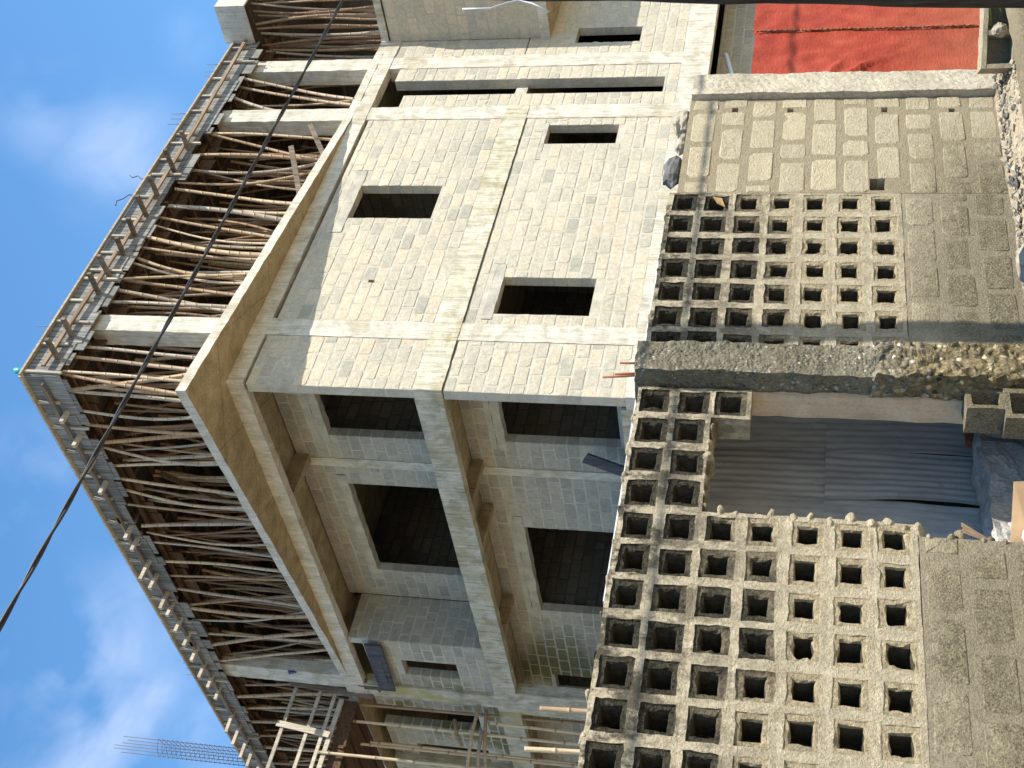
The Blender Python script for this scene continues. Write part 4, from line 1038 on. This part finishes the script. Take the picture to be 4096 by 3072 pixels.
# ------------------------------------------------------------------ camera
F = 4983.66; PIT, ROL, AZ = R(12.916), R(2.1319), R(45.6371)
cp, sp, cr, sr = math.cos(PIT), math.sin(PIT), math.cos(ROL), math.sin(ROL)
Mr = Matrix(((cr, -sr, 0), (sr, cr, 0), (0, 0, 1))) @ Matrix(((1, 0, 0), (0, cp, sp), (0, -sp, cp)))
Bw = Matrix(((math.sin(AZ), 0, math.cos(AZ)), (-math.cos(AZ), 0, math.sin(AZ)), (0, -1, 0)))
A = Bw @ Mr.transposed()                 # columns: right, down, forward of the upright phone, in the world
right, down, fwd = A.col[0], A.col[1], A.col[2]
cam = bpy.data.cameras.new('camera'); co = bpy.data.objects.new('camera', cam); COL.objects.link(co)
rot = Matrix((down, right, -fwd)).transposed()        # the phone was held turned: its down is the picture's right
co.matrix_world = Matrix.Translation((0, 0, 1.5)) @ rot.to_4x4()
cam.sensor_fit = 'HORIZONTAL'; cam.sensor_width = 36; cam.lens = F / 4096 * 36; cam.clip_end = 3000; cam.clip_start = .05
scene.camera = co

# ------------------------------------------------------------------ light and sky
sun_to = Vector((.4, -1, 1.75)).normalized()
sl = bpy.data.lights.new('sun', 'SUN'); so = bpy.data.objects.new('sun', sl); COL.objects.link(so)
sl.energy = 4.6; sl.angle = R(.5); sl.color = (1, .95, .85)
so.rotation_euler = sun_to.to_track_quat('Z', 'Y').to_euler(); so.location = (5, -10, 30)
w = bpy.data.worlds.new('World'); scene.world = w; w.use_nodes = True
nt = w.node_tree; nt.nodes.clear()
out = nt.nodes.new('ShaderNodeOutputWorld'); bg = nt.nodes.new('ShaderNodeBackground')
sky = nt.nodes.new('ShaderNodeTexSky'); sky.sky_type = 'NISHITA'; sky.sun_disc = False
sky.sun_elevation = math.asin(sun_to.z); sky.sun_rotation = math.atan2(sun_to.x, sun_to.y)
sky.air_density = 1.0; sky.dust_density = .3; sky.ozone_density = 2.5
bg.inputs[1].default_value = .105
tc = nt.nodes.new('ShaderNodeTexCoord')
def wn(scale, detail, off):
    mp = nt.nodes.new('ShaderNodeMapping'); mp.inputs['Location'].default_value = off; nt.links.new(tc.outputs['Generated'], mp.inputs[0])
    n_ = nt.nodes.new('ShaderNodeTexNoise'); n_.inputs['Scale'].default_value = scale; n_.inputs['Detail'].default_value = detail
    n_.inputs['Roughness'].default_value = .5; n_.inputs['Distortion'].default_value = .6
    nt.links.new(mp.outputs[0], n_.inputs['Vector']); return n_.outputs['Fac']
def wmath(op, a, b2=0., clamp=False):
    m_ = nt.nodes.new('ShaderNodeMath'); m_.operation = op; m_.use_clamp = clamp
    for s_, v_ in ((m_.inputs[0], a), (m_.inputs[1], b2)):
        if isinstance(v_, (int, float)): s_.default_value = v_
        else: nt.links.new(v_, s_)
    return m_.outputs[0]
# clouds: soft banks standing in given directions of the sky, broken up by noise
def ray(px, py):
    return (A @ Vector(((1536 - py) / F, (px - 2048) / F, 1))).normalized()
total = None
for px, py, rad_, amt in ((330, 2650, .10, 1.0), (420, 2950, .09, 1.0), (560, 2820, .07, .7), (760, 3000, .07, .8), (170, 420, .06, .5), (480, 620, .075, .55), (400, 480, .05, .5), (180, 330, .05, .45), (110, 1850, .05, .45), (60, 2050, .05, .35), (730, 160, .03, .35), (300, 60, .05, .35), (520, 2330, .04, .5), (200, 3060, .06, .6)):
    d = ray(px, py)
    vm = nt.nodes.new('ShaderNodeVectorMath'); vm.operation = 'DISTANCE'; vm.inputs[1].default_value = d
    nt.links.new(tc.outputs['Generated'], vm.inputs[0])
    mr = nt.nodes.new('ShaderNodeMapRange'); mr.interpolation_type = 'SMOOTHSTEP'
    for i_, v_ in ((1, 0.), (2, rad_), (3, amt), (4, 0.)): mr.inputs[i_].default_value = v_
    nt.links.new(vm.outputs['Value'], mr.inputs[0])
    total = mr.outputs[0] if total is None else wmath('MAXIMUM', total, mr.outputs[0])
nz = wmath('ADD', wmath('MULTIPLY', wn(6.5, 5, (2, 0, 1)), .78), wmath('MULTIPLY', wn(20, 4, (0, 3, 1)), .22))
far = nt.nodes.new('ShaderNodeMapRange'); far.inputs[1].default_value = .52; far.inputs[2].default_value = .75
nt.links.new(wn(3.2, 7, (5, 5, 5)), far.inputs[0])
dens = wmath('MULTIPLY', total, wmath('MULTIPLY', wmath('SUBTRACT', nz, .44), 3.4, True), True)
mixc = nt.nodes.new('ShaderNodeMix'); mixc.data_type = 'RGBA'
hs = nt.nodes.new('ShaderNodeHueSaturation'); hs.inputs['Saturation'].default_value = 1.2; hs.inputs['Value'].default_value = 1.15; hs.inputs['Hue'].default_value = .495
nt.links.new(sky.outputs[0], hs.inputs['Color'])
nt.links.new(dens, mixc.inputs[0]); nt.links.new(hs.outputs[0], mixc.inputs[6]); mixc.inputs[7].default_value = (4.0, 4.6, 6.1, 1)
nt.links.new(mixc.outputs[2], bg.inputs[0]); nt.links.new(bg.outputs[0], out.inputs[0])
scene.view_settings.view_transform = 'Standard'; scene.view_settings.look = 'None'
scene.view_settings.exposure = 1.05; scene.view_settings.gamma = 1
